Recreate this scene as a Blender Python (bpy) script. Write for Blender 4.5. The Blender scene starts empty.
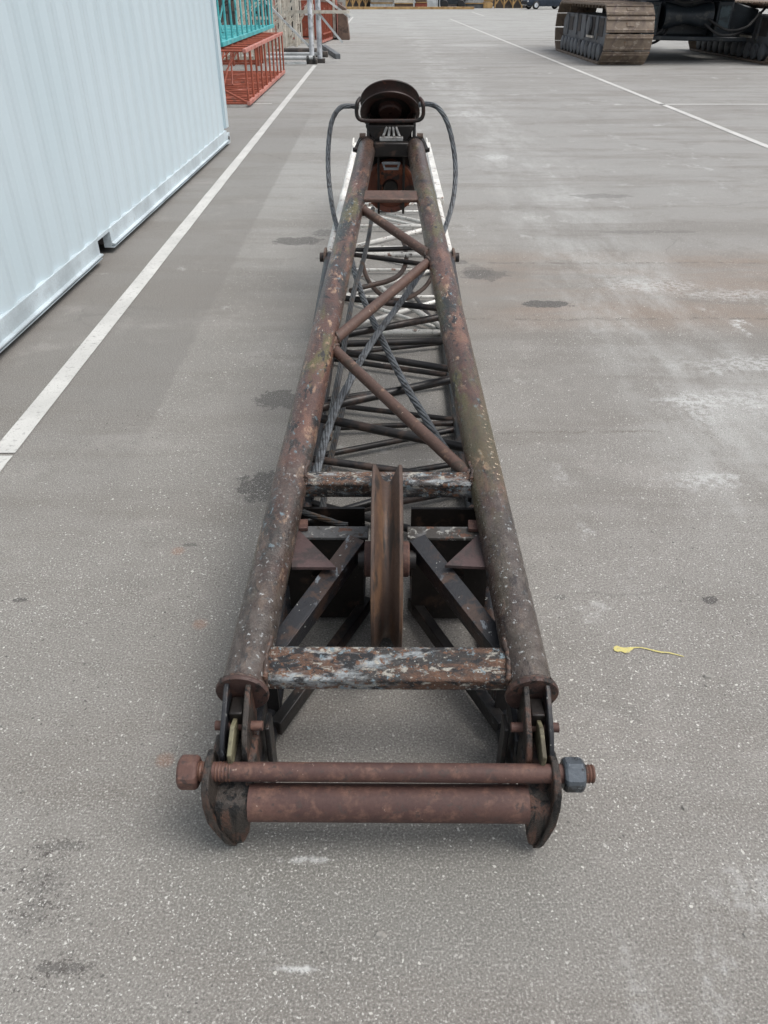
import bpy, math, random
from mathutils import Vector, Matrix
R = math.radians
random.seed(7)
scene = bpy.context.scene
col = scene.collection

# ------------------------------------------------------------------ camera maths
CAMH = 1.6; F = 770.0; PITCH = R(34.2); YAW = R(-0.49)
CP, SP = math.cos(PITCH), math.sin(PITCH)
def ray(px, py):
    x, u = px - 384, 512 - py
    d = Vector((x, F*CP + u*SP, u*CP - F*SP))
    return Matrix.Rotation(YAW, 3, 'Z') @ d
def W(px, py, z=0.0):
    d = ray(px, py); t = (z - CAMH)/d.z
    return Vector((d.x*t, d.y*t, z))
def WD(px, py, D):
    d = ray(px, py); t = D/d.y
    return Vector((d.x*t, D, CAMH + d.z*t))
JROT = R(-0.92)
JX = 0.0
def J(px, py, a, b=0.0):          # onto the plane H = a + b*D of the boom's own frame
    d = Matrix.Rotation(-JROT, 3, 'Z') @ ray(px, py)
    t = (a - CAMH)/(d.z - b*d.y)
    return Vector((d.x*t - JX, d.y*t, CAMH + d.z*t))
def JD(px, py, D):
    d = Matrix.Rotation(-JROT, 3, 'Z') @ ray(px, py)
    t = D/d.y
    return Vector((d.x*t - JX, D, CAMH + d.z*t))
JX = (J(243, 690, .0984, .1488).x + J(531, 690, .0984, .1488).x)/2

# ------------------------------------------------------------------ materials
def hexc(c):
    return (c[0], c[1], c[2], 1)
class NT:
    def __init__(s, name):
        s.m = bpy.data.materials.new(name); s.m.use_nodes = True
        s.t = s.m.node_tree; s.n = s.t.nodes; s.l = s.t.links
        s.b = s.n['Principled BSDF']; s.out = s.n['Material Output']
        s.tc = s.n.new('ShaderNodeTexCoord'); s.co = s.tc.outputs['Object']
    def put(s, sock, v):
        if isinstance(v, bpy.types.NodeSocket): s.l.new(v, sock)
        else: sock.default_value = v
    def noise(s, scale, detail=4, rough=.55, co=None, off=0, dist=0):
        n = s.n.new('ShaderNodeTexNoise'); n.inputs['Scale'].default_value = scale
        n.inputs['Detail'].default_value = detail; n.inputs['Roughness'].default_value = rough
        n.inputs['Distortion'].default_value = dist
        s.l.new(s.shift(co or s.co, off), n.inputs['Vector']); return n.outputs['Fac']
    def shift(s, co, off, scale=(1,1,1)):
        if off == 0 and scale == (1,1,1): return co
        m = s.n.new('ShaderNodeMapping'); m.inputs['Location'].default_value = (off, off*.7, -off*1.3)
        m.inputs['Scale'].default_value = scale
        s.l.new(co, m.inputs['Vector']); return m.outputs[0]
    def ramp(s, fac, lo, hi):
        r = s.n.new('ShaderNodeMapRange'); r.interpolation_type = 'SMOOTHSTEP'
        r.inputs['From Min'].default_value = lo; r.inputs['From Max'].default_value = hi
        s.l.new(fac, r.inputs['Value']); return r.outputs[0]
    def math(s, op, a, b=0.0, c=None):
        m = s.n.new('ShaderNodeMath'); m.operation = op
        s.put(m.inputs[0], a); s.put(m.inputs[1], b)
        if c is not None: s.put(m.inputs[2], c)
        return m.outputs[0]
    def mix(s, fac, a, b, mode='MIX'):
        m = s.n.new('ShaderNodeMix'); m.data_type = 'RGBA'; m.blend_type = mode
        s.put(m.inputs[0], fac)
        s.put(m.inputs[6], a if isinstance(a, bpy.types.NodeSocket) else hexc(a))
        s.put(m.inputs[7], b if isinstance(b, bpy.types.NodeSocket) else hexc(b))
        return m.outputs[2]
    def bump(s, h, strength=.3, dist=.003):
        b = s.n.new('ShaderNodeBump'); b.inputs['Strength'].default_value = strength
        b.inputs['Distance'].default_value = dist
        s.l.new(h, b.inputs['Height']); s.l.new(b.outputs[0], s.b.inputs['Normal'])

def layered(name, base, layers, rough=.6, metal=0.0, bump=.35, bscale=90, rvar=.15, bdist=.002, zone=False):
    """base colour, then layers of (colour, noise scale, lo, hi, stretch)."""
    t = NT(name)
    v = t.noise(3, 5, .6, off=5)
    c = t.mix(t.ramp(v, .3, .7), tuple(x*.78 for x in base), tuple(x*1.22 for x in base))
    last = None
    for i, L in enumerate(layers):
        colr, sc, lo, hi = L[:4]; st = L[4] if len(L) > 4 else (1, 1, 1)
        co = t.shift(t.co, 3.1*(i+1), st)
        f = t.ramp(t.noise(sc, 7, .66, co=co, dist=.3), lo, hi)
        if len(L) > 5:      # patchy: multiply by a broad mask
            f = t.math('MULTIPLY', f, t.ramp(t.noise(L[5], 3, .5, off=17+i), .42, .58))
        c = t.mix(f, c, colr); last = f
    if zone:   # the foot end has lost its brown coat: greyer, with pale flecks
        sp = t.n.new('ShaderNodeSeparateXYZ'); t.l.new(t.co, sp.inputs[0])
        yy = t.math('ADD', sp.outputs[1], t.math('MULTIPLY', t.math('SUBTRACT', t.noise(5, 5, .65, off=77), .5), 1.6))
        zf = t.math('SUBTRACT', 1.0, t.ramp(yy, 1.45, 2.15))
        grey = t.mix(t.ramp(t.noise(20, 6, .7, off=78), .42, .62), (.046, .038, .033), (.092, .080, .070))
        grey = t.mix(t.ramp(t.noise(60, 6, .7, off=79), .60, .64), grey, (.38, .40, .40))
        gs = t.shift(t.co, 8, (1, .22, 1))
        grey = t.mix(t.ramp(t.noise(34, 7, .75, co=gs), .54, .62), grey, (.020, .019, .019))
        moss = t.math('MULTIPLY', t.ramp(sp.outputs[0], .05, .2), t.ramp(t.noise(7, 6, .7, co=gs), .46, .58))
        c = t.mix(t.math('MULTIPLY', moss, .6), c, (.088, .082, .038))
        c = t.mix(t.math('MULTIPLY', zf, .85), c, grey)
        zf2 = t.ramp(yy, 4.0, 4.9)
        c = t.mix(t.math('MULTIPLY', zf2, .65), c, (.045, .038, .033))
    fine = t.noise(bscale, 6, .7, off=2)
    c = t.mix(t.math('MULTIPLY', t.ramp(fine, .35, .75), .35), c, tuple(x*.45 for x in base))
    t.l.new(c, t.b.inputs['Base Color'])
    rr = t.math('ADD', t.math('MULTIPLY', fine, rvar*2), rough - rvar)
    t.l.new(rr, t.b.inputs['Roughness']); t.b.inputs['Metallic'].default_value = metal
    if max(base) < .15 and not zone: t.b.inputs['Specular IOR Level'].default_value = .34
    h = t.math('ADD', fine, t.math('MULTIPLY', last, .6) if last else 0.0)
    t.bump(h, bump, bdist)
    return t.m

M = {}
M['mast'] = layered('rusty_tube_paint', (.090, .047, .036), [
    ((.020, .024, .022), 5, .47, .58, (1, .30, 1)),
    ((.165, .085, .058), 8, .51, .64, (1, .35, 1)),
    ((.055, .034, .028), 16, .51, .60, (1, .35, 1)),
    ((.095, .085, .034), 9, .53, .63, (1, .25, 1)),
    ((.32, .21, .14), 30, .57, .64, (1,.4,1), 3.5),
    ((.015, .014, .014), 26, .57, .62, (1, .4, 1)),
    ((.16, .22, .25), 42, .60, .64, (1,.6,1), 4.0),
    ((.55, .50, .42), 80, .61, .65, (1, .6, 1), 4.5),
], rough=.30, bump=.9, bscale=120, rvar=.20, bdist=.0025, zone=True)
M['mast_lace'] = layered('brown_rusty_steel', (.092, .055, .043), [
    ((.06, .045, .035), 9, .52, .64, (1, 1, 1)),
    ((.20, .125, .085), 36, .56, .68),
    ((.42, .34, .27), 70, .66, .70),
], rough=.5, bump=.4)
M['rust'] = layered('red_brown_rust', (.092, .049, .040), [
    ((.068, .037, .033), 7, .45, .62, (.4, 1, 1)),
    ((.145, .080, .060), 30, .48, .68),
    ((.06, .04, .036), 50, .56, .64),
    ((.30, .22, .18), 70, .66, .71),
], rough=.62, bump=.4, bscale=140)
M['flange'] = layered('dark_rusty_flange', (.060, .036, .031), [((.11, .06, .045), 20, .50, .62), ((.02,.018,.017), 30, .54, .60)], rough=.5, bump=.8)
M['weld'] = layered('weld_bead', (.055, .040, .034), [((.12, .07, .05), 60, .5, .6), ((.30,.29,.27), 90, .6, .65)], rough=.45, bump=.8)
M['peel'] = layered('peeling_white_paint', (.046, .043, .041), [
    ((.36, .39, .40), 9, .47, .57, (.4, 1, 1)),
    ((.12, .068, .046), 10, .47, .57, (.35, 1, 1)),
    ((.40, .38, .33), 55, .54, .62, (.6, 1, 1)),
    ((.024, .024, .026), 34, .51, .59, (.5, 1, 1)),
    ((.17, .09, .055), 60, .55, .62),
    ((.20, .26, .29), 48, .57, .64),
    ((.56, .56, .52), 100, .61, .66),
], rough=.40, bump=1.0, bscale=150, bdist=.006)
M['peelgrey'] = layered('grey_flaking_steel', (.10, .10, .10), [((.05, .045, .04), 12, .48, .56), ((.30, .30, .28), 40, .56, .62), ((.12, .06, .04), 20, .56, .62)], rough=.5, bump=.7)
M['dark'] = layered('greasy_dark_steel', (.020, .0185, .018), [
    ((.060, .041, .033), 10, .48, .60),
    ((.012, .012, .013), 7, .50, .60),
    ((.16, .16, .16), 40, .69, .73),
], rough=.36, bump=.45)
M['darkflake'] = layered('dark_flaking_steel', (.019, .020, .023), [
    ((.058, .038, .030), 9, .52, .60),
    ((.17, .19, .21), 30, .60, .64, (1,.5,1), 4),
    ((.34, .35, .33), 48, .65, .68),
], rough=.33, bump=.7)
M['lug'] = layered('olive_dark_steel', (.036, .030, .026), [
    ((.095, .050, .036), 16, .50, .60, (1, 1, .3)),
    ((.14, .125, .055), 22, .60, .68, (1, 1, .3)),
    ((.008, .008, .008), 30, .50, .58, (2, 2, .2)),
    ((.36, .34, .28), 60, .69, .72),
], rough=.38, bump=1.0, bscale=60, bdist=.006)
M['white'] = layered('flaking_white_paint', (.66, .65, .61), [
    ((.48, .44, .38), 10, .55, .68),
    ((.20, .105, .07), 24, .60, .64),
    ((.06, .045, .04), 40, .61, .64),
], rough=.5, bump=.5)
M['groove'] = layered('sheave_groove_rust', (.080, .052, .040), [
    ((.135, .078, .048), 12, .50, .64, (2.5, .35, .35)),
    ((.035, .031, .028), 16, .50, .60, (2.5, .3, .3)),
    ((.10, .10, .045), 10, .60, .68, (2.5, .5, .5)),
    ((.33, .22, .13), 60, .68, .72),
], rough=.5, bump=.4)
M['brake'] = layered('dark_red_sheave', (.030, .013, .010), [
    ((.010, .009, .008), 6, .46, .58),
    ((.085, .030, .018), 20, .60, .70)], rough=.5, bump=.4)
M['redwheel'] = layered('orange_rusty_wheel', (.10, .028, .014), [((.20, .060, .025), 9, .50, .62), ((.02, .014, .012), 14, .52, .60)], rough=.5, bump=.5)
M['blackhead'] = layered('oily_black_steel', (.012, .010, .009), [
    ((.05, .032, .024), 12, .55, .66), ((.10, .09, .08), 40, .69, .73)], rough=.4, bump=.5)
M['rope'] = layered('grey_wire_rope', (.115, .125, .135), [((.05, .05, .052), 30, .48, .62)], rough=.45, metal=.35, bump=.2)
M['ropedark'] = layered('dark_wire_rope', (.06, .062, .064), [((.09, .06, .04), 20, .52, .62)], rough=.45, metal=.2, bump=.2)
M['roperust'] = layered('rusty_rope', (.075, .05, .04), [((.03, .028, .026), 20, .5, .62)], rough=.55, bump=.3)
M['thread'] = layered('threaded_rust', (.10, .05, .035), [((.03,.025,.022), 30, .5, .6)], rough=.5, bump=.4)
M['nutgrey'] = layered('worn_grey_nut', (.10, .115, .13), [((.03,.03,.032), 22, .5, .58), ((.30,.33,.35), 45, .62, .66)], rough=.3, metal=.5, bump=.4)
M['container'] = None
def cont_mat():
    t = NT('pale_blue_container_paint')
    c = t.mix(t.ramp(t.noise(.8, 4, .5), .3, .7), (.475, .565, .605), (.50, .585, .625))
    st = t.shift(t.co, 5, (2.5, 2.5, .25))
    c = t.mix(t.math('MULTIPLY', t.ramp(t.noise(7, 6, .7, co=st), .60, .72), .22), c, (.52, .57, .58))
    t.l.new(c, t.b.inputs['Base Color']); t.b.inputs['Roughness'].default_value = .38
    t.bump(t.noise(2.0, 3, .5), .08, .004); return t.m
M['container'] = cont_mat()
M['containerrail'] = layered('pale_grey_rail_paint', (.48, .55, .585), [((.45, .51, .54), 2.0, .55, .75, (1,.3,1)), ((.34,.33,.31), 24, .62, .68), ((.25,.20,.16), 60, .64, .68)], rough=.4, bump=.06, rvar=.05)
M['black'] = layered('crane_black_paint', (.018, .024, .030), [((.06, .062, .06), 4, .55, .68), ((.10, .10, .095), 14, .64, .72)], rough=.42, bump=.2)
M['trackgrey'] = layered('dusty_grey_paint', (.125, .135, .145), [((.05, .05, .05), 2.2, .5, .64), ((.17, .14, .11), 6, .58, .68)], rough=.6, bump=.2)
M['shoe'] = layered('rusty_track_shoe', (.20, .155, .115), [((.12, .09, .075), 4, .46, .62), ((.34, .29, .24), 7, .56, .68), ((.24,.12,.06), 12, .6, .7)], rough=.7, bump=.4)
M['rubber'] = layered('black_hose', (.02, .02, .02), [((.05,.05,.05), 10, .6, .7)], rough=.5)
M['red'] = layered('faded_red_steel', (.30, .070, .036), [((.50, .22, .17), 5, .56, .68), ((.16, .06, .04), 9, .58, .66)], rough=.55)
M['redpale'] = layered('pale_red_rail', (.48, .20, .16), [((.36, .10, .07), 5, .5, .62)], rough=.55)
M['teal'] = layered('teal_steel', (.055, .36, .38), [((.16, .50, .50), 4, .5, .66), ((.03, .14, .15), 9, .6, .68)], rough=.5)
M['cream'] = layered('cream_dirty_steel', (.58, .54, .46), [((.34, .29, .23), 4, .54, .66), ((.14,.08,.06), 9, .6, .68)], rough=.6)
M['galv'] = layered('galvanised_steel', (.62, .65, .68), [((.32, .34, .36), 7, .5, .6)], rough=.42, metal=.25)
M['greywhite'] = layered('grey_white_paint', (.50, .52, .52), [((.26, .26, .25), 5, .54, .64)], rough=.5)
M['brownboard'] = layered('weathered_brown', (.15, .10, .075), [((.07, .05, .04), 5, .5, .62)], rough=.75)
M['timber'] = layered('ochre_timber', (.42, .27, .11), [((.27, .15, .06), 3, .5, .62)], rough=.7)
M['concrete'] = layered('dirty_concrete', (.36, .35, .32), [((.24, .23, .21), 1.5, .48, .62)], rough=.8)
M['wallpale'] = layered('pale_render', (.48, .50, .50), [((.40, .41, .40), .6, .5, .62)], rough=.8, bump=.1)
M['wood_dark'] = layered('dark_panel', (.055, .05, .048), [((.12, .10, .085), 2, .5, .6)], rough=.7)
M['panelmix'] = layered('mixed_dark_panel', (.07, .062, .058), [((.20, .16, .13), 3, .5, .6, (3, 1, .3)), ((.03,.09,.10), 2, .55, .62, (3,1,.3)), ((.20,.06,.04), 4, .6, .66, (3,1,.3))], rough=.7)
M['blue'] = layered('blue_paint', (.02, .08, .30), [((.03,.05,.12), 4, .6, .7)], rough=.35)
M['orange'] = layered('orange_paint', (.60, .13, .04), [((.2,.08,.05), 6, .6, .7)], rough=.45)
M['carpaint'] = layered('dark_car_paint', (.02, .03, .045), [((.03,.04,.06), 2, .5, .6)], rough=.15, bump=.0, rvar=.03)
M['carred'] = layered('silver_car_paint', (.38, .40, .42), [((.33,.35,.37), 2, .5, .6)], rough=.2, bump=.0, rvar=.03)
M['glass'] = layered('dark_glass', (.02, .025, .03), [], rough=.08, bump=.0, rvar=.02)
M['paperwhite'] = layered('white_gloss', (.75, .76, .76), [], rough=.4)
M['mark'] = None

def line_mat(name, colr, wear=.5):
    t = NT(name)
    f = t.math('MAXIMUM', t.ramp(t.noise(38, 7, .75), wear, wear+.06), t.ramp(t.noise(170, 4, .75, off=3), .58, .64))
    g = t.ramp(t.noise(3, 5, .6, off=9), .3, .7)
    c = t.mix(g, tuple(x*.82 for x in colr), colr)
    c = t.mix(t.math('MULTIPLY', f, .75), c, (.25, .245, .235))
    t.l.new(c, t.b.inputs['Base Color']); t.b.inputs['Roughness'].default_value = .75
    t.bump(t.noise(160, 5, .7), .35, .002)
    return t.m
M['line'] = line_mat('worn_white_line_paint', (.54, .535, .51), .56)
M['yellow'] = line_mat('yellow_paint_spill', (.62, .55, .20), .56)

def ground_mat():
    t = NT('asphalt')
    sep = t.n.new('ShaderNodeSeparateXYZ'); t.l.new(t.co, sep.inputs[0])
    X, Y = sep.outputs[0], sep.outputs[1]
    wob = t.math('MULTIPLY', t.math('SUBTRACT', t.noise(.9, 5, .6, off=4), .5), 1.3)
    wob2 = t.math('MULTIPLY', t.math('SUBTRACT', t.noise(6, 5, .65, off=8), .5), .30)
    c = t.mix(t.ramp(t.noise(.45, 6, .6), .35, .65), (.186, .176, .160), (.236, .225, .208))
    # lighter, greyer slabs further out
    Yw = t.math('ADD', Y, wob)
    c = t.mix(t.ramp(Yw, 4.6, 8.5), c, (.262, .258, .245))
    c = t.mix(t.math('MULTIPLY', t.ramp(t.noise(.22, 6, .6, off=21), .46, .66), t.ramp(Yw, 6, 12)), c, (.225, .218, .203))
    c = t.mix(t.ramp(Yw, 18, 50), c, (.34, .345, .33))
    # brownish band crossing beside the boom
    band = t.math('MULTIPLY', t.ramp(t.math('ADD', Y, t.math('MULTIPLY', wob, .35)), 4.0, 4.5),
                  t.math('SUBTRACT', 1.0, t.ramp(t.math('ADD', Y, t.math('MULTIPLY', wob, .25)), 5.5, 5.9)))
    band = t.math('MULTIPLY', band, t.ramp(X, .3, 1.0))
    stre = t.shift(t.co, 6, (.35, 1.6, 1))
    band = t.math('MULTIPLY', band, t.ramp(t.noise(1.6, 6, .65, co=stre), .25, .6))
    c = t.mix(t.math('MULTIPLY', band, .95), c, (.215, .170, .136))
    # newer smooth strip along the container
    bx = t.math('ADD', X, t.math('MULTIPLY', wob2, .5))
    bx = t.math('ADD', X, t.math('MULTIPLY', t.math('SUBTRACT', t.noise(14, 6, .7, off=88), .5), .09))
    strip = t.math('SUBTRACT', 1.0, t.ramp(bx, -1.03, -1.0))
    strip = t.math('MULTIPLY', t.math('MULTIPLY', strip, t.ramp(Y, 1.8, 3.6)), t.math('SUBTRACT', 1.0, t.ramp(Y, 10, 16)))
    c = t.mix(t.math('MULTIPLY', strip, .52), c, (.145, .137, .127))
    # tyre path: a paler band running along the yard right of the boom
    bx2 = t.math('ADD', X, t.math('MULTIPLY', wob, .35))
    path = t.math('MULTIPLY', t.ramp(bx2, .95, 1.35), t.math('SUBTRACT', 1.0, t.ramp(bx2, 1.75, 2.3)))
    pn = t.shift(t.co, 14, (1, .3, 1))
    path = t.math('MULTIPLY', t.math('MULTIPLY', path, t.ramp(t.noise(3.2, 8, .72, co=pn), .38, .66)), t.ramp(Y, 1.5, 3.0))
    c = t.mix(t.math('MULTIPLY', path, .55), c, (.42, .425, .41))
    # mid-scale blotches of worn and dirty asphalt
    c = t.mix(t.math('MULTIPLY', t.ramp(t.noise(2.6, 8, .72, off=33), .50, .68), .45), c, (.155, .145, .130))
    c = t.mix(t.math('MULTIPLY', t.ramp(t.noise(1.9, 8, .72, off=37), .54, .70), .40), c, (.30, .285, .265))
    c = t.mix(t.math('MULTIPLY', t.ramp(t.noise(7.5, 8, .75, off=39), .55, .72), .35), c, (.135, .128, .118))
    # shadow under the near end, painted into the asphalt as a darker greenish patch
    shade_dx = t.math('DIVIDE', t.math('SUBTRACT', X, .02), .55); shade_dy = t.math('DIVIDE', t.math('SUBTRACT', Y, .98), .32)
    shade_d = t.math('ADD', t.math('ADD', t.math('MULTIPLY', shade_dx, shade_dx), t.math('MULTIPLY', shade_dy, shade_dy)), t.math('MULTIPLY', t.noise(5, 7, .7, off=43), .9))
    c = t.mix(t.math('MULTIPLY', t.math('SUBTRACT', 1.0, t.ramp(shade_d, .5, 1.6)), .45), c, (.130, .132, .120))
    # long streaks
    st2 = t.shift(t.co, 12, (.25, 1.3, 1))
    c = t.mix(t.math('MULTIPLY', t.ramp(t.noise(1.4, 7, .7, co=st2), .47, .62), .50), c, (.150, .136, .120))
    # white scuffs and scrapes, mostly right of the boom
    cl = t.ramp(t.noise(.75, 4, .55, off=31), .52, .64)
    sc = t.shift(t.co, 41, (1.0, .45, 1))
    scf = t.math('MULTIPLY', t.math('MULTIPLY', t.ramp(t.noise(4.5, 8, .74, co=sc), .53, .68), cl), t.ramp(X, .2, 1.0))
    c = t.mix(t.math('MULTIPLY', t.math('MULTIPLY', scf, .9), t.ramp(t.noise(30, 6, .75, off=91), .40, .58)), c, (.56, .57, .56))
    sc3 = t.ramp(t.noise(2.3, 8, .7, off=51), .64, .72)
    c = t.mix(t.math('MULTIPLY', sc3, .45), c, (.46, .46, .44))
    # oil stains with their own shapes (centre x, y, radius x, radius y, strength)
    spots = []
    for px, py, rx, ry, s in ((297, 241, .19, .13, .75), (280, 399, .12, .10, .7), (266, 486, .12, .11, .75), (485, 275, .16, .12, .6),
                              (478, 272, .10, .16, .5), (547, 304, .17, .07, .9), (328, 233, .12, .12, .55), (460, 262, .06, .05, .6),
                              (330, 258, .09, .06, .6), (710, 600, .028, .018, .9), (560, 597, .02, .015, .5),
                              (45, 880, .05, .035, .25), (60, 846, .06, .012, .5), (62, 968, .05, .012, .6), (20, 600, .03, .012, .8), (190, 545, .03, .012, .6),
                              (30, 915, .03, .04, .3), (480, 470, .08, .04, .35), (380, 540, .25, .15, .35), (600, 196, .28, .10, .4), (640, 232, .5, .05, .3)):
        p = W(px, py); spots.append((p.x, p.y, rx, ry, s))
    for cx, cy, rx, ry, s in spots:
        dx = t.math('DIVIDE', t.math('SUBTRACT', X, cx), rx); dy = t.math('DIVIDE', t.math('SUBTRACT', Y, cy), ry)
        d = t.math('SQRT', t.math('ADD', t.math('MULTIPLY', dx, dx), t.math('MULTIPLY', dy, dy)))
        d = t.math('ADD', d, t.math('MULTIPLY', t.math('SUBTRACT', t.noise(2.2/rx if rx > .05 else 40, 5, .65), .5), 2.2))
        c = t.mix(t.math('MULTIPLY', t.math('SUBTRACT', 1.0, t.ramp(d, .85, 1.0)), s), c, (.062, .058, .055))
    # ragged joints where a browner strip of the yard was laid
    for py_, wd_ in ((263, .018), (319, .014), (432, .006)):
        yl = W(600, py_).y
        dl = t.math('ABSOLUTE', t.math('SUBTRACT', t.math('ADD', Y, t.math('MULTIPLY', t.math('SUBTRACT', t.noise(3.5, 7, .7, off=95), .5), .12)), yl))
        ml = t.math('MULTIPLY', t.math('SUBTRACT', 1.0, t.ramp(dl, wd_*.5, wd_*1.6)), t.ramp(t.noise(9, 7, .75, off=96), .46, .58))
        ml = t.math('MULTIPLY', ml, t.ramp(X, .35, .55))
        c = t.mix(t.math('MULTIPLY', ml, .6), c, (.10, .085, .070))
    # dark pits lower left
    for px, py, rx, ry in ((58, 846, .07, .03), (30, 870, .07, .05), (40, 905, .08, .05), (62, 968, .08, .03), (20, 985, .06, .02)):
        p = W(px, py)
        dx = t.math('DIVIDE', t.math('SUBTRACT', X, p.x), rx); dy = t.math('DIVIDE', t.math('SUBTRACT', Y, p.y), ry)
        dd_ = t.math('SQRT', t.math('ADD', t.math('MULTIPLY', dx, dx), t.math('MULTIPLY', dy, dy)))
        mk = t.math('MULTIPLY', t.math('SUBTRACT', 1.0, t.ramp(dd_, .4, 1.6)), t.ramp(t.noise(75, 6, .75, off=97), .54, .58))
        c = t.mix(t.math('MULTIPLY', mk, .8), c, (.055, .048, .044))
    # white chalky marks
    fleck = t.noise(26, 7, .75, off=90)
    for px, py, rx, ry, s in ((305, 860, .06, .008, .6), (296, 969, .05, .007, .7), (690, 400, .16, .07, .5), (705, 480, .14, .07, .5), (735, 295, .3, .1, .45), (700, 410, .10, .16, .4),
                              (650, 285, .35, .14, .45), (495, 157, .18, .16, .7), (470, 115, .4, .25, .6), (750, 400, .18, .12, .4), (470, 45, 1.0, .9, .4), (760, 900, .12, .08, .25), (755, 365, .35, .12, .5)):
        p = W(px, py)
        dx = t.math('DIVIDE', t.math('SUBTRACT', X, p.x), rx); dy = t.math('DIVIDE', t.math('SUBTRACT', Y, p.y), ry)
        d = t.math('SQRT', t.math('ADD', t.math('MULTIPLY', dx, dx), t.math('MULTIPLY', dy, dy)))
        d = t.math('ADD', d, t.math('MULTIPLY', t.math('SUBTRACT', t.noise(1.9/rx, 9, .80, dist=.6), .5), 4.2))
        c = t.mix(t.math('MULTIPLY', t.math('MULTIPLY', t.math('SUBTRACT', 1.0, t.ramp(d, .2, 1.5)), t.ramp(fleck, .42, .56)), s), c, (.56, .57, .56))
    # rust drips
    for px, py in ((178, 551), (200, 624), (165, 760)):
        p = W(px, py); rx, ry = .03, .03
        dx = t.math('DIVIDE', t.math('SUBTRACT', X, p.x), rx); dy = t.math('DIVIDE', t.math('SUBTRACT', Y, p.y), ry)
        d = t.math('ADD', t.math('MULTIPLY', dx, dx), t.math('MULTIPLY', dy, dy))
        d = t.math('ADD', d, t.math('MULTIPLY', t.noise(60, 5, .7), 1.0))
        c = t.mix(t.math('MULTIPLY', t.math('SUBTRACT', 1.0, t.ramp(d, .5, 1.5)), .45), c, (.27, .14, .09))
    # aggregate: grain and stones
    g1 = t.noise(190, 3, .65, off=1)
    c = t.mix(t.math('MULTIPLY', t.ramp(g1, .50, .70), .62), c, (.45, .44, .41))
    c = t.mix(t.math('MULTIPLY', t.math('SUBTRACT', 1.0, t.ramp(g1, .33, .48)), .68), c, (.085, .082, .078))
    g2 = t.noise(70, 4, .7, off=6)
    c = t.mix(t.math('MULTIPLY', t.ramp(g2, .50, .75), .35), c, (.12, .118, .11))
    vs = []
    for k, (scl, thr, rad, tone) in enumerate(((150, .955, .42, (.62, .61, .57)), (95, .982, .40, (.64, .63, .58)), (230, .92, .48, (.55, .54, .51)), (110, .955, .36, (.045, .043, .042)))):
        v = t.n.new('ShaderNodeTexVoronoi'); v.inputs['Scale'].default_value = scl; v.voronoi_dimensions = '3D'
        warp = t.n.new('ShaderNodeTexNoise'); warp.inputs['Scale'].default_value = 70; warp.inputs['Detail'].default_value = 2
        t.l.new(t.co, warp.inputs['Vector'])
        vm = t.n.new('ShaderNodeVectorMath'); vm.operation = 'MULTIPLY_ADD'
        t.l.new(warp.outputs['Color'], vm.inputs[0]); vm.inputs[1].default_value = (.016, .016, 0)
        t.l.new(t.shift(t.co, 2.7*k+.1), vm.inputs[2]); t.l.new(vm.outputs[0], v.inputs['Vector'])
        cs = t.n.new('ShaderNodeSeparateColor'); t.l.new(v.outputs['Color'], cs.inputs[0])
        m = t.math('MULTIPLY', t.ramp(cs.outputs[0], thr, thr+.01), t.math('SUBTRACT', 1.0, t.ramp(v.outputs['Distance'], rad*.75, rad)))
        m = t.math('MULTIPLY', m, t.ramp(t.noise(1.3, 6, .65, off=60+k), .38, .62))
        if k < 3: m = t.math('MULTIPLY', m, t.math('SUBTRACT', 1.0, t.math('MULTIPLY', strip, .8)))
        c = t.mix(t.math('MULTIPLY', m, .78), c, tone); vs.append(m)
    # fine cracks
    cr = t.n.new('ShaderNodeTexVoronoi'); cr.feature = 'DISTANCE_TO_EDGE'; cr.inputs['Scale'].default_value = .33
    wn = t.n.new('ShaderNodeTexNoise'); wn.inputs['Scale'].default_value = 2.5; wn.inputs['Detail'].default_value = 7
    t.l.new(t.co, wn.inputs['Vector'])
    vm = t.n.new('ShaderNodeVectorMath'); vm.operation = 'MULTIPLY_ADD'; t.l.new(wn.outputs['Color'], vm.inputs[0])
    vm.inputs[1].default_value = (.5, .5, 0); t.l.new(t.co, vm.inputs[2]); t.l.new(vm.outputs[0], cr.inputs['Vector'])
    crk = t.math('SUBTRACT', 1.0, t.ramp(cr.outputs['Distance'], .0005, .003))
    crk = t.math('MULTIPLY', crk, t.ramp(t.noise(.8, 4, .6, off=71), .52, .60))
    c = t.mix(t.math('MULTIPLY', crk, .22), c, (.08, .075, .07))
    t.l.new(c, t.b.inputs['Base Color']); t.b.inputs['Roughness'].default_value = .82
    t.b.inputs['Specular IOR Level'].default_value = .35
    h = t.math('ADD', t.math('MULTIPLY', g1, .7), g2)
    h = t.math('ADD', h, t.math('MULTIPLY', vs[0], .3)); 
    t.bump(h, .55, .0035)
    return t.m
M['ground'] = ground_mat()

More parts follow.
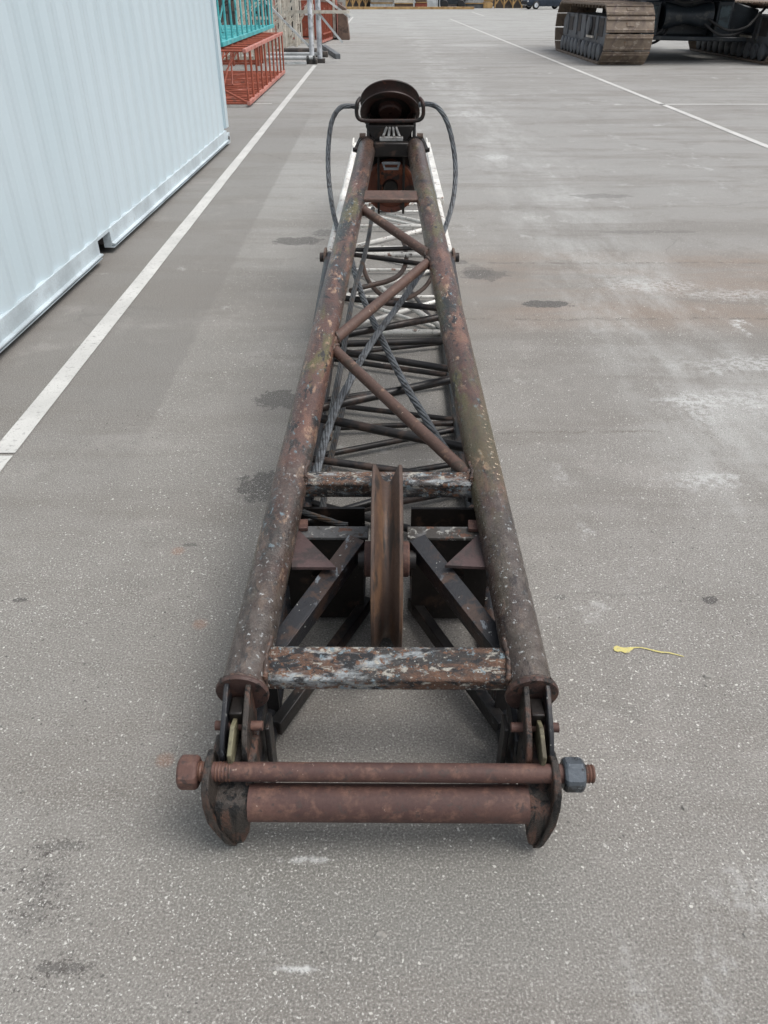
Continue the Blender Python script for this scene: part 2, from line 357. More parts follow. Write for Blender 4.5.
# ------------------------------------------------------------------ mesh helpers
class MB:
    def __init__(s): s.v = []; s.f = []
    def add(s, vs, fs):
        k = len(s.v); s.v += [Vector(v) for v in vs]; s.f += [tuple(i+k for i in f) for f in fs]; return s
    def box(s, c, size, rot=None, x=None, y=None, z=None):
        """centre, full size; optional axes as vectors."""
        c = Vector(c); hx, hy, hz = (q/2 for q in size)
        ax = Vector(x) if x is not None else Vector((1,0,0)); ay = Vector(y) if y is not None else Vector((0,1,0)); az = Vector(z) if z is not None else Vector((0,0,1))
        if rot is not None: ax, ay, az = rot @ ax, rot @ ay, rot @ az
        vs = [c + ax*(hx*i) + ay*(hy*j) + az*(hz*k) for i, j, k in ((-1,-1,-1),(1,-1,-1),(1,1,-1),(-1,1,-1),(-1,-1,1),(1,-1,1),(1,1,1),(-1,1,1))]
        return s.add(vs, [(0,3,2,1),(4,5,6,7),(0,1,5,4),(1,2,6,5),(2,3,7,6),(3,0,4,7)])
    def bar(s, a, b, w, h, up=(0,0,1)):
        a, b = Vector(a), Vector(b); y = (b-a).normalized(); x = y.cross(Vector(up)).normalized(); z = x.cross(y)
        return s.box((a+b)/2, (w, (b-a).length, h), x=x, y=y, z=z)
    def tube(s, a, b, r, n=16, r2=None, caps=True):
        return s.path([a, b], r, n, caps=caps, r2=r2)
    def path(s, pts, r, n=12, caps=True, r2=None, lobes=0, amp=0.0, twist=0.0, closed=False):
        pts = [Vector(p) for p in pts]; N = len(pts); k = len(s.v); L = 0; up = None
        for i, p in enumerate(pts):
            if closed: d = (pts[(i+1) % N] - pts[i-1])
            else: d = (pts[min(i+1, N-1)] - pts[max(i-1, 0)])
            d = d.normalized()
            if up is None:
                up = Vector((0,0,1)) if abs(d.z) < .9 else Vector((1,0,0))
            x = d.cross(up).normalized(); up = x.cross(d).normalized()
            if i: L += (p - pts[i-1]).length
            rr = r if r2 is None else r + (r2-r)*i/(N-1)
            for j in range(n):
                a = 2*math.pi*j/n
                q = rr*(1 + amp*(abs(math.cos(lobes*(a + twist*L)/2))-.5)) if lobes else rr
                s.v.append(p + x*(q*math.cos(a)) + up*(q*math.sin(a)))
        for i in range(N if closed else N-1):
            i2 = (i+1) % N
            for j in range(n):
                s.f.append((k+i*n+j, k+i2*n+j, k+i2*n+(j+1) % n, k+i*n+(j+1) % n))
        if caps and not closed:
            s.f.append(tuple(k+j for j in range(n))); s.f.append(tuple(k+(N-1)*n+j for j in reversed(range(n))))
        return s
    def prism(s, poly, org, u, v, w, th):
        """polygon in (u,v) extruded symmetric along w by th."""
        org, u, v, w = Vector(org), Vector(u), Vector(v), Vector(w); n = len(poly)
        vs = [org + u*a + v*b - w*(th/2) for a, b in poly] + [org + u*a + v*b + w*(th/2) for a, b in poly]
        fs = [tuple(reversed(range(n))), tuple(range(n, 2*n))] + [(i, (i+1) % n, (i+1) % n + n, i+n) for i in range(n)]
        return s.add(vs, fs)
    def lathe(s, prof, c, axis, n=48):
        """profile of (radius, along) revolved about axis through c; closed profile."""
        c, ax = Vector(c), Vector(axis).normalized()
        x = ax.orthogonal().normalized(); y = ax.cross(x); k = len(s.v); m = len(prof)
        for i in range(n):
            a = 2*math.pi*i/n; d = x*math.cos(a) + y*math.sin(a)
            for r, h in prof: s.v.append(c + d*r + ax*h)
        for i in range(n):
            i2 = (i+1) % n
            for j in range(m):
                j2 = (j+1) % m
                s.f.append((k+i*m+j, k+i2*m+j, k+i2*m+j2, k+i*m+j2))
        return s
    def build(s, name, mat, parent=None, bevel=0.0, smooth=True, ang=35):
        me = bpy.data.meshes.new(name); me.from_pydata([tuple(v) for v in s.v], [], s.f)
        import bmesh
        bm = bmesh.new(); bm.from_mesh(me); bmesh.ops.recalc_face_normals(bm, faces=bm.faces); bm.to_mesh(me); bm.free()
        me.materials.append(mat)
        if smooth:
            me.shade_smooth(); me.set_sharp_from_angle(angle=R(ang))
        o = bpy.data.objects.new(name, me); col.objects.link(o)
        if parent: o.parent = parent
        if bevel:
            b = o.modifiers.new('bevel', 'BEVEL'); b.width = bevel; b.segments = 2; b.limit_method = 'ANGLE'; b.angle_limit = R(40)
        return o
def tag(o, label=None, cat=None, group=None, kind=None):
    if label: o['label'] = label
    if cat: o['category'] = cat
    if group: o['group'] = group
    if kind: o['kind'] = kind
    return o
def empty(name, loc=(0,0,0), rz=0.0):
    o = bpy.data.objects.new(name, None); o.location = loc; o.rotation_euler = (0, 0, rz); col.objects.link(o); o.empty_display_size = .2
    return o
def smoothpath(pts, k=10):
    pts = [Vector(p) for p in pts]; out = []
    for i in range(len(pts)-1):
        p0, p1, p2, p3 = pts[max(i-1,0)], pts[i], pts[i+1], pts[min(i+2, len(pts)-1)]
        for j in range(k):
            t = j/k
            out.append(.5*((2*p1) + (p2-p0)*t + (2*p0-5*p1+4*p2-p3)*t*t + (3*p1-p0-3*p2+p3)*t**3))
    out.append(pts[-1]); return out
def resample(pts, step):
    out = [pts[0]]; acc = 0
    for a, b in zip(pts, pts[1:]):
        L = (b-a).length
        if L == 0: continue
        d = step - acc
        while d <= L:
            out.append(a.lerp(b, d/L)); d += step
        acc = (acc + L) % step
    return out

# ------------------------------------------------------------------ ground
g = MB()
nx = [-120, -40, -12, -5, -2, 0, 2, 5, 12, 40, 200]; ny = [-60, -10, -2, 0, 2, 4, 7, 12, 25, 60, 120, 400]
g.v = [Vector((x, y, 0)) for y in ny for x in nx]
g.f = [(j*len(nx)+i, j*len(nx)+i+1, (j+1)*len(nx)+i+1, (j+1)*len(nx)+i) for j in range(len(ny)-1) for i in range(len(nx)-1)]
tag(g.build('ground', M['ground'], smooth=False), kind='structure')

def strip(p, q, w, name='line_marking', z=.004, mat='line'):
    p, q = Vector(p), Vector(q); d = (q-p).normalized(); n = Vector((-d.y, d.x, 0))*w/2
    m = MB(); N = max(2, int((q-p).length/.06 if (q-p).length < 14 else (q-p).length/.3))
    for i in range(N+1):
        c = p.lerp(q, i/N); jl, jr = (random.uniform(-.0015, .0015) for _ in '12')
        m.v += [Vector((c.x, c.y, z)) + n*(1+jl/w*2), Vector((c.x, c.y, z)) - n*(1+jr/w*2)]
    m.f = [(2*i, 2*i+1, 2*i+3, 2*i+2) for i in range(N)]
    return tag(m.build(name, M[mat], smooth=False), kind='structure')
a, b = W(2, 455), W(312, 69); d = (b-a).normalized()
strip(a - d*3.5, a + d*.0 - d*.012, .100); strip(a + d*.012, b + d*1.0, .100)
strip(W(338, 35), W(353, 17), .11)
a, b = W(768, 147), W(450, 19); d = (b-a).normalized(); strip(a - d*3, b, .10)
strip(W(660, 104.5), W(660, 104.5) + Vector((6, .0, 0)), .10)
strip(W(228, 104), W(272, 104), .07)
for y_ in (33, 41.5, 47.5):
    strip(W(545, y_), W(575, y_), .09); 
strip(W(650, 44), W(690, 44), .10); strip(W(472, 12), W(484, 16), .12)
strip(W(525, 13.2), W(556, 15), .12)
# yellow paint spill
ys = [(613.5,649),(614,646.5),(617,645.5),(620,646.8),(624,647.6),(629,647.2),(633,646.8),(640,646.9),(646,648),(656,650.3),(661,651.4),(669,652),(676,653.8),(684,656.2),(684,656.8),(675,654.6),(668,652.9),(662,652.9),(655,651.4),(646,649),(640,647.7),(634,648.2),(631.5,650.4),(628.5,652.6),(625,653),(621,651.2),(618,651.8),(615,651)]
m = MB(); m.v = [W(x, y, .003) for x, y in ys]; m.f = [tuple(range(len(ys)))]
tag(m.build('paint_spill', M['yellow'], smooth=False), 'small yellow paint spill on the asphalt right of the rusty boom', 'paint spill')
# loose stones
for (px, py, r) in ((708, 677, .010), (707, 686, .006), (684, 808, .007), (655, 812, .003), (560, 300, .004), (98, 660, .004), (640, 720, .004), (745, 935, .005), (380, 935, .009), (305, 925, .006), (60, 740, .006), (25, 790, .006)):
    p = W(px, py); mm = MB(); n = 7
    rr = [r*random.uniform(.7, 1.2) for _ in range(n)]
    vs = [(rr[i]*math.cos(i*2*math.pi/n)*1.4, rr[i]*math.sin(i*2*math.pi/n), 0) for i in range(n)]
    vs += [(x*.65, y*.65, r*.7*random.uniform(.7, 1)) for x, y, _ in vs]
    mm.add(vs, [tuple(range(n)), tuple(range(n, 2*n))] + [(i, (i+1) % n, (i+1) % n+n, i+n) for i in range(n)])
    o = mm.build('pebble', M['concrete'], ang=20); o.location = (p.x, p.y, .0005)
    tag(o, 'small pale loose stone chip lying on the asphalt', 'pebble', 'loose stone chips on the asphalt')

# ------------------------------------------------------------------ the rusty boom (tapered lattice section with its raking top frame)
MA, MBB = .0984, .1488        # raking top frame plane
UA, UB = .081, .0912          # upper chord plane
HW = .31
boom = empty('crane_boom', (0, 0, 0), JROT)
# shift local X origin
off = Matrix.Rotation(JROT, 3, 'Z') @ Vector((JX, 0, 0)); boom.location = off
tag(boom, 'rusty brown tapered crane boom on the asphalt, with pipe and wheel at its near end', 'crane boom')
nearL, nearR = J(243, 690, MA, MBB), J(531, 690, MA, MBB)
farL, farR = J(367.5, 146, MA, MBB), J(415, 146, MA, MBB)
xn = (nearR.x-nearL.x)/2; xf = (farR.x-farL.x)/2; fc = (farR.x+farL.x)/2
YN, YF = nearL.y, farL.y
print('boom', nearL, nearR, farL, farR, 'JX', JX)
def mastx(y, s):
    t = (y-YN)/(YF-YN); return fc*t + s*(xn + (xf-xn)*t)
def mastp(y, s, dz=0): return Vector((mastx(y, s), y, MA+MBB*y+dz))
RC = .051
for s in (-1, 1):
    a, b = mastp(YN, s), mastp(YF, s)
    N = 26; pts = [a.lerp(b, i/N) for i in range(N+1)]
    o = MB().path(pts, RC, 40).build('chord', M['mast'], boom)
    o['label'] = 'thick brown rusty tube of the raking frame'
    ax = (b-a).normalized()
    # foot flange
    o = MB().lathe([(.0, -.006), (.059, -.006), (.061, -.003), (.061, .003), (.059, .006), (.0, .006)], a - ax*.006, ax, 40).build('foot_flange', M['flange'], boom)
    # weld ring at head end
    MB().lathe([(.045, -.012), (.055, -.010), (.058, 0), (.055, .010), (.045, .012)], b - ax*.01, ax, 32).build('end_collar', M['blackhead'], boom, ang=60)

# lettering-like paint drips on right tube: real flakes of cream paint
rr = random.Random(3); pm_mat = line_mat('cream_paint_marks', (.62, .50, .38), .58)
for i in range(16):
    y = 1.90 + i*.024 + rr.uniform(-.004, .004); a0 = rr.uniform(1.05, 1.25)
    L = rr.uniform(.022, .042); cpt = mastp(y, 1); vs = []
    for k in range(5):
        th = a0 - L/RC*k/4; w = .0036*rr.uniform(.5, 1.1)
        dd = Vector((math.cos(th), 0, math.sin(th)))
        vs += [cpt + dd*(RC+.0006) + Vector((0, k*.006 + w, 0)), cpt + dd*(RC+.0006) + Vector((0, k*.006 - w, 0))]
    MB().add(vs, [(2*k, 2*k+1, 2*k+3, 2*k+2) for k in range(4)]).build('scratch_mark', pm_mat, boom, smooth=False)

# cross beams between the tubes
def crossbeam(py0, py1, h, name, matn):
    A, B = J(387, py0, MA+.02, MBB), J(387, py1, MA+.02, MBB)     # far and near edge of the top face
    ym = (A.y+B.y)/2; x0, x1 = mastx(ym, -1)+RC*.75, mastx(ym, 1)-RC*.75
    up = Vector((0, -MBB, 1)).normalized(); yd = Vector((0, 1, MBB)).normalized()
    c = Vector(((x0+x1)/2, ym, MA+.02+MBB*ym)) - up*h/2
    return MB().box(c, (x1-x0, (A-B).length, h), x=(1,0,0), y=yd, z=up).build(name, M[matn], boom, bevel=.006), c
crossbeam(646, 680, .042, 'cross_beam', 'peel'); crossbeam(471, 484, .055, 'cross_beam', 'peel')
o, _ = crossbeam(190, 199, .02, 'cross_beam', 'mast_lace')
# thin weld stripe on near beam's lower lip
# raking frame lacing
LACEW = []
for p0, p1, r in (((340, 355), (463, 470), .0175), ((340, 335), (427, 263), .0185), ((365, 211), (425, 252), .019)):
    a, b = J(*p0, MA, MBB), J(*p1, MA, MBB); dd = b-a
    def hit(P, D_, s):          # run on to the centre line of the thick tube
        t0 = 0
        for _ in range(8):
            q = P + D_*t0; t0 += (mastx(q.y, s)*1.0 - s*.012 - q.x)/D_.x
        return P + D_*t0
    a, b = hit(a, dd, -1), hit(b, dd, 1)
    dn = dd.normalized()
    for q_, s_ in ((a, -1), (b, 1)):
        cs_ = abs(dn.x); q2 = q_ - dn*s_*( (RC-.012)/max(cs_, .3)); LACEW.append((q2, dn, r*1.12))
    MB().path([a.lerp(b, k_/12) for k_ in range(13)], r*1.12, 20).build('lacing_tube', M['mast_lace'], boom)

def weld(pts, r=.006, closed=True):
    pp = resample([Vector(p) for p in pts] + ([Vector(pts[0])] if closed else []), .007); m = MB(); n = len(pp)
    m.path([p + Vector((random.uniform(-1,1), random.uniform(-1,1), random.uniform(-1,1)))*.0012 for p in pp], r, 8)
    for i in range(n):          # lumpy: each ring its own size
        q = random.uniform(.65, 1.35)
        for j in range(8): m.v[i*8+j] = pp[i] + (m.v[i*8+j]-pp[i])*q
    return m.build('weld_bead', M['weld'], boom, ang=80)
def weldring(c, ax, r, wr=.006, n=28):
    ax = Vector(ax).normalized(); x = ax.orthogonal().normalized(); y = ax.cross(x)
    return weld([Vector(c) + x*(r*math.cos(2*math.pi*k/n)) + y*(r*math.sin(2*math.pi*k/n)) for k in range(n)], wr)
for s in (-1, 1):
    ax_ = (mastp(YF, s)-mastp(YN, s)).normalized()
    weldring(mastp(YN, s)+ax_*.004, ax_, RC+.002, .005, 40)
    for yb_, h_, d_ in ((J(387, 664, MA, MBB).y, .034, .105), (J(387, 477.5, MA, MBB).y, .055, .075)):
        cc = mastp(yb_, s); xw = cc.x - s*(RC*.93)
        weld([(xw, yb_-d_/2-.004, cc.z+.024-MBB*d_/2), (xw+s*.006, yb_, cc.z+.026), (xw, yb_+d_/2+.004, cc.z+.024+MBB*d_/2)], .0065, False)
        weld([(xw, yb_-d_/2-.005, cc.z+.020), (xw, yb_-d_/2-.005, cc.z+.018-h_)], .006, False)

for q_, d_, r_ in LACEW: weldring(q_, (d_ + Vector((1 if d_.x > 0 else -1, 0, 0))).normalized(), r_*1.12, .0055, 24)
# lower and upper chords
ys0, ys1 = J(387, 755, 0.03).y, J(387, 335, 0.03).y
print('section y', ys0, ys1)
UPY0, UPY1 = 1.45, JD(333, 245, 4.0).y
yU = J(333, 245, .47).y; print('upper end', J(333, 245, .47), J(452, 245, .47))
yE = ys1
for s in (-1, 1):
    MB().tube((s*HW, ys0, .035), (s*HW, yE, .035), .032, 20).build('chord', M['darkflake'], boom)
    MB().tube((s*HW, 1.40, UA+UB*1.40), (s*HW, yE, UA+UB*yE), .026, 20).build('chord', M['darkflake'], boom)
def lac(p0, p1, a, b, r, mat='dark', parent=boom, ext=True):
    A, B = J(*p0, a, b), J(*p1, a, b)
    if ext:
        d = B-A
        if abs(d.x) > 1e-4:
            s = 1 if d.x > 0 else -1
            A2 = A + d*((-s*(HW-.02) - A.x)/d.x); B2 = A + d*((s*(HW-.02) - A.x)/d.x); A, B = A2, B2
    return MB().tube(A, B, r, 12).build('lacing_tube', M[mat], parent)
for p0, p1, r in (((364, 250), (417, 248), .012), ((364, 256), (421, 264), .012), ((352, 299), (434, 308), .014), ((340, 335.5), (435, 318), .016),
                  ((340, 344), (440, 341), .0145), ((342, 352), (446, 368.5), .0145), ((334, 405), (448, 380), .0165), ((332, 420.5), (457, 446), .0165), ((327, 461), (463, 480), .013),
                  ((318, 518), (455, 478), .013)):
    lac(p0, p1, UA, UB, r)
for p0, p1, r in (((361, 363), (446, 375), .013), ((338, 398), (400, 389), .012), ((350, 407), (456, 420), .012), ((332, 428), (457, 423), .012), ((329, 454), (457, 429), .013),
                  ((330, 355), (440, 343), .012), ((327, 460), (400, 473), .012), ((405, 472), (460, 463), .012), ((330, 515), (450, 492), .014), ((300, 500), (470, 545), .014),
                  ((405, 283), (440, 330), .012)):
    lac(p0, p1, .035, 0, r, ext=(p0 != (405, 283)))
# side lacing and posts
n = 6
for s in (-1, 1):
    yy = [1.95 + (yE-1.98)*i/n for i in range(n+1)]
    for i in range(n):
        a0, b0 = (yy[i], yy[i+1]) if i % 2 else (yy[i+1], yy[i])
        MB().tube((s*HW, a0, .045), (s*HW, b0, UA+UB*b0-.01), .011, 10).build('lacing_tube', M['dark'], boom)
    MB().tube((s*HW, yE-.01, .05), (s*HW, yE-.01, UA+UB*yE), .018, 12).build('end_post', M['dark'], boom)

# transverse bearing plates with oval openings, top flange, V braces, gussets
DP = J(387, 617, .02).y
print('plate y', DP)
XW = .055
for s in (-1, 1):
    x0, x1 = .070, HW-.02
    outl = [(x0, .0), (x1, .0), (x1, .30), (x0, .30)]
    # plate built as four pieces round an oval opening
    cx, cz, rx, rz = .175, .165, .048, .030
    m = MB(); K = 24; ring = [(cx+rx*math.cos(2*math.pi*k/K), cz+rz*math.sin(2*math.pi*k/K)) for k in range(K)]
    def edge(k):
        a = 2*math.pi*k/K; c_, s_ = math.cos(a), math.sin(a)
        tx = ((x1-cx)/c_ if c_ > 0 else (x0-cx)/c_) if abs(c_) > 1e-6 else 1e9
        tz = ((.30-cz)/s_ if s_ > 0 else (.0-cz)/s_) if abs(s_) > 1e-6 else 1e9
        t_ = min(tx, tz); return (cx+c_*t_, cz+s_*t_)
    for k in range(K):
        q = [ring[k], edge(k), edge((k+1) % K), ring[(k+1) % K]]
        m.prism([(s*a_, b_) for a_, b_ in q], (0, DP, .022), (1,0,0), (0,0,1), (0,1,0), .012)
    m.build('bearing_plate', M['blackhead'], boom, smooth=False)
    # top flange
    MB().box((s*(x0+x1)/2, DP+.012, .325), (x1-x0+.03, .055, .010)).build('plate_flange', M['peelgrey'], boom, bevel=.002)
    # second, further plate closing the box in shadow
    MB().box((s*(x0+x1)/2, DP+.17, .17), (x1-x0, .010, .27)).build('bearing_plate', M['blackhead'], boom)
    MB().box((s*(x0+x1)/2, DP+.09, .040), (x1-x0, .15, .010)).build('floor_plate', M['dark'], boom)
    MB().box((s*.270, DP+.03, .338), (.085, .045, .012), rot=Matrix.Rotation(s*R(-4), 3, 'Z')).build('corner_plate', M['rust'], boom, bevel=.002)
    # V brace: rolled angle, one leg flat one upright
    va, vb = -.065, .23
    A, B = (J(356, 538, va, vb), J(272, 650, va, vb)) if s < 0 else (J(418, 538, va, vb), J(507, 650, va, vb))
    d = (B-A).normalized(); upv = Vector((0, -vb, 1)).normalized(); sd = d.cross(upv).normalized()
    m = MB(); m.bar(A, B, .044, .008, up=upv)
    inner = sd if (sd.x*s) < 0 else -sd
    m.box((A+B)/2 + inner*.024 - upv*.026, (.008, (B-A).length, .060), x=inner, y=d, z=upv)
    m.build('angle_brace', M['darkflake'], boom, bevel=.0015)
    # lower brace on the ground plane
    A, B = (J(368, 602, .05), J(276, 728, .05)) if s < 0 else (J(412, 602, .05), J(503, 728, .05))
    MB().bar(A, B, .030, .045).build('lower_brace', M['dark'], boom, bevel=.003)
    # gusset
    tri = [(300, 524), (299, 567), (336, 567)] if s < 0 else [(480, 526), (484, 567), (445, 565)]
    P = [J(*q, .335) for q in tri]; P[0].x += s*.02; P[1].x += s*.02
    m = MB(); m.add(P + [p - Vector((0, 0, .010)) for p in P], [(0,1,2), (5,4,3), (0,3,4,1), (1,4,5,2), (2,5,3,0)])
    m.build('gusset', layered('purple_brown_gusset_%d' % (s+2), (.080, .052, .050), [((.05,.04,.038), 9, .5, .6)], rough=.5), boom, bevel=.001)
    # vertical posts tying frame to chords behind the lug
    MB().bar((s*.300, 1.36, .02), (s*.300, 1.36, MA+MBB*1.36-.03), .045, .012, up=(0,1,0)).build('post', M['dark'], boom)
    MB().bar((s*.305, DP+.1, .03), (s*.305, DP+.1, MA+MBB*DP-.02), .05, .02, up=(0,1,0)).build('post', M['dark'], boom)
    MB().bar((s*.305, 2.35, .03), (s*.300, 2.35, MA+MBB*2.35-.04), .03, .03, up=(0,1,0)).build('post', M['dark'], boom)

# near sheave (upright wheel between the cross beams)
T = JD(387, 464.5, 1.83); rw = .262
dirT = Vector((0, 1.83, T.z-CAMH)).normalized(); nrm = Vector((0, dirT.z, -dirT.y))
wc = Vector((.0, T.y, T.z)) + nrm*rw; wc.x = (J(387, 560, .3).x)
print('wheel', wc)
e = bpy.data.objects.new('sheave', None); e.parent = boom; col.objects.link(e); e.location = wc
hw = .0405
prof = [(rw-.004, -hw), (rw, -hw+.002), (rw, -hw+.009), (rw-.008, -hw+.013), (rw-.030, -.017), (rw-.044, -.010), (rw-.047, 0), (rw-.044, .010), (rw-.030, .017), (rw-.008, hw-.013), (rw, hw-.009), (rw, hw-.002), (rw-.004, hw), (rw-.055, hw-.006), (rw-.060, .012), (rw-.085, .010), (rw-.085, -.010), (rw-.060, -.012), (rw-.055, -hw+.006)]
MB().lathe(prof, (0,0,0), (1,0,0), 96).build('rim', M['groove'], e, ang=50)
MB().lathe([(.05, -.009), (rw-.078, -.009), (rw-.078, .009), (.05, .009)], (0,0,0), (1,0,0), 64).build('web', M['rust'], e)
MB().lathe([(.020, -.062), (.046, -.062), (.050, -.058), (.050, .058), (.046, .062), (.020, .062)], (0,0,0), (1,0,0), 40).build('hub', M['rust'], e)
MB().tube((wc.x-.080, wc.y, wc.z), (wc.x+.080, wc.y, wc.z), .026, 24).build('axle', M['dark'], boom)

# foot lugs, clevis plates, cross pipe and tie rod
rodc = J(380, 772.5, .205); pipc = J(388, 803, .135)
print('rod', rodc, 'pipe', pipc)
def xat(px, py, z): return J(px, py, z).x
rod0, rod1 = xat(208, 772, rodc.z), xat(563, 771, rodc.z)
N = 30
MB().path([Vector((rod0+(rod1-rod0)*i/N, rodc.y, rodc.z)) for i in range(N+1)], .0205, 28).build('tie_rod', M['rust'], boom)
# threads near the left end and past the nuts
def thread(x0, x1, r, name='rod_thread', mat='thread'):
    n_ = int(abs(x1-x0)/.0035); pr = []
    m = MB(); k = 0; pts = []
    prof = []
    for i in range(n_+1):
        x = x0 + (x1-x0)*i/n_
        prof.append((r if i % 2 else r-.0018, x))
    prof = [(0, x0)] + prof + [(0, x1)]
    return m.lathe(prof, (0, rodc.y, rodc.z), (1, 0, 0), 28).build(name, M[mat], boom, smooth=False)
thread(xat(215, 772, rodc.z), xat(232, 772, rodc.z), .0215)
def nut(px0, px1, r, mat, name='nut'):
    x0, x1 = xat(px0, 772, rodc.z), xat(px1, 772, rodc.z)
    if x0 > x1: x0, x1 = x1, x0
    m = MB(); c = .004; vs = []; 
    for x, q in ((x0, .86), (x0+c*1.6, 1.0), (x1-c*1.6, 1.0), (x1, .86)):
        for k in range(12):     # hexagon with its corners turned off
            a = R(60*(k//2)+38 + (-1 if k % 2 == 0 else 1)*(7 if q == 1 else 14)); vs.append((x, rodc.y+math.cos(a)*r*q, rodc.z-.003+math.sin(a)*r*q))
    fs = [tuple(range(12)), tuple(range(47, 35, -1))]
    for lv in range(3):
        for k in range(12): fs.append((lv*12+k, lv*12+(k+1) % 12, lv*12+12+(k+1) % 12, lv*12+12+k))
    m.add(vs, fs); return m.build(name, M[mat], boom, bevel=.0025, smooth=False)
o = nut(179, 199, .0365, 'rust'); o['label'] = 'big red-brown hexagonal nut on the left end of the tie rod'
o = nut(562, 583, .0365, 'nutgrey'); o['label'] = 'big worn grey hexagonal nut on the right end of the tie rod'
thread(xat(196, 772, rodc.z), rod0, .022); thread(xat(583, 772, rodc.z), xat(593, 772, rodc.z), .020)
pip0, pip1 = xat(250, 803, pipc.z), xat(527, 803, pipc.z)
MB().path([Vector((pip0+(pip1-pip0)*i/20, pipc.y, pipc.z)) for i in range(21)], .0405, 40).build('cross_pipe', M['rust'], boom)
for s in (-1, 1):
    pxe = 206 if s < 0 else 557
    xo = abs(xat(pxe, 770, rodc.z)); xi = abs(pip0 if s < 0 else pip1) - .004
    # outer cheek: thin rounded plate, bottom leaning inwards
    wl = xo - xi - .010
    def lean(h): return 0 if h > .135 else (.135-h)*wl*4.0
    def leani(h): return 0 if h > .105 else (.105-h)*wl*4.0
    def slab(xa, xb, prof, name, mat, bev, lo, li):
        n_ = len(prof); vs = [(s*(xa-lo(h)), y, h) for y, h in prof] + [(s*(xb+li(h)), y, h) for y, h in prof]
        fs = [tuple(range(n_)), tuple(range(2*n_-1, n_-1, -1))] + [(i, (i+1) % n_, (i+1) % n_+n_, i+n_) for i in range(n_)]
        return MB().add(vs, fs).build(name, M[mat], boom, bevel=bev)
    prof = [(1.10, .225), (1.06, .232), (1.02, .225), (.998, .20), (.990, .17), (.986, .12), (.987, .075), (.990, .040), (.998, .018), (1.020, .011), (1.07, .05), (1.11, .16)]
    slab(xo, xo-.016, prof, 'lug_cheek', 'lug', .003, lean, lambda h: -lean(h))
    prof2 = [(1.16, .204), (1.09, .199), (1.065, .18), (1.05, .168), (1.01, .163), (.998, .150), (.993, .118), (.994, .075), (.996, .042), (1.004, .020), (1.022, .012), (1.06, .04), (1.09, .11), (1.16, .14)]
    slab(xo-.003, xi-.004, prof2, 'lug_block', 'lug', .006, lean, leani)
    prof3 = [(1.005, .205), (.99, .185), (.985, .12), (.99, .07), (1.01, .04), (1.04, .07), (1.04, .20)]
    # clevis plates hanging from the foot flange
    for dx, w in ((-.018, .013), (.030, .011)):
        xx = xn + dx
        pr = [(1.235, .22), (1.218, .322), (1.190, .315), (1.11, .262), (1.082, .225), (1.078, .19), (1.09, .165), (1.12, .155), (1.20, .17)]
        n_ = len(pr); vs = [(s*(xx-w/2), y, h) for y, h in pr] + [(s*(xx+w/2), y, h) for y, h in pr]
        fs = [tuple(range(n_)), tuple(range(2*n_-1, n_-1, -1))] + [(i, (i+1) % n_, (i+1) % n_+n_, i+n_) for i in range(n_)]
        MB().add(vs, fs).build('clevis_plate', M['lug'] if dx < 0 else M['darkflake'], boom, bevel=.0025)
    MB().box((s*(xn+.006), 1.175, .225), (.030, .05, .11)).build('clevis_gap_shade', M['blackhead'], boom, bevel=.003)  # block added as the dark shade in the gap between the plates
    # pale tang between the clevis plates
    MB().prism([(-.06, -.03), (.05, -.03), (.07, .01), (.0, .035), (-.06, .01)], (s*(xn+.008), 1.12, .240), (0,1,0), (0,0,1), (1,0,0), .010).build('tang', layered('lichen_tang_%d' % (s+2), (.13, .12, .075), [((.07,.06,.04), 14, .5, .6)], rough=.6), boom, bevel=.002)
    MB().tube((s*(xn-.05), 1.155, .235), (s*(xn+.056), 1.155, .235), .011, 16).build('clevis_pin', M['rust'], boom)
    # back plate joining lug to lower chord
    MB().box((s*.300, 1.22, .11), (.016, .14, .17)).build('foot_plate', M['darkflake'], boom, bevel=.003)
    MB().box((s*.275, 1.20, .10), (.012, .05, .20)).build('foot_plate', M['dark'], boom, bevel=.003)

# head: housing, cheek plates, comb casting, upper sheave, guard, lower sheave
YH = YF
hz = MA+MBB*YF
print('head', YH, hz)
hd = bpy.data.objects.new('boom_head', None); hd.parent = boom; col.objects.link(hd); hd.location = (fc, YH, hz)
MB().bar((-.10, -.06, -.005), (.10, -.06, -.005), .085, .075).build('head_beam', M['blackhead'], hd, bevel=.008)
MB().tube((-.19, .03, -.02), (.19, .03, -.02), .028, 20).build('head_pin', M['blackhead'], hd)
for s in (-1, 1):
    MB().prism([(-.06, -.10), (.10, -.12), (.16, .0), (.14, .13), (.06, .17), (.0, .14), (-.05, .03)], (s*.135, .03, .0), (0,1,0), (0,0,1), (1,0,0), .016).build('cheek_plate', M['blackhead'], hd, bevel=.003)
    MB().prism([(-.05, -.38), (.05, -.38), (.08, -.04), (-.08, -.04)], (s*.075, .04, .0), (0,1,0), (0,0,1), (1,0,0), .014).build('hanger_plate', M['blackhead'], hd, bevel=.003)
    MB().tube((s*.185, .0, .055), (s*.150, .0, .055), .014, 12).build('pin_end', M['brownboard'], hd)
    MB().tube((s*.225, -.03, -.015), (s*.185, -.03, -.015), .012, 12).build('pin_end', M['blackhead'], hd)
    MB().bar((s*.165, .02, .06), (s*.215, -.02, -.03), .03, .012).build('side_tab', M['blackhead'], hd, bevel=.002)
MB().box((0, .09, -.05), (.24, .02, .26)).build('back_plate', M['blackhead'], hd)
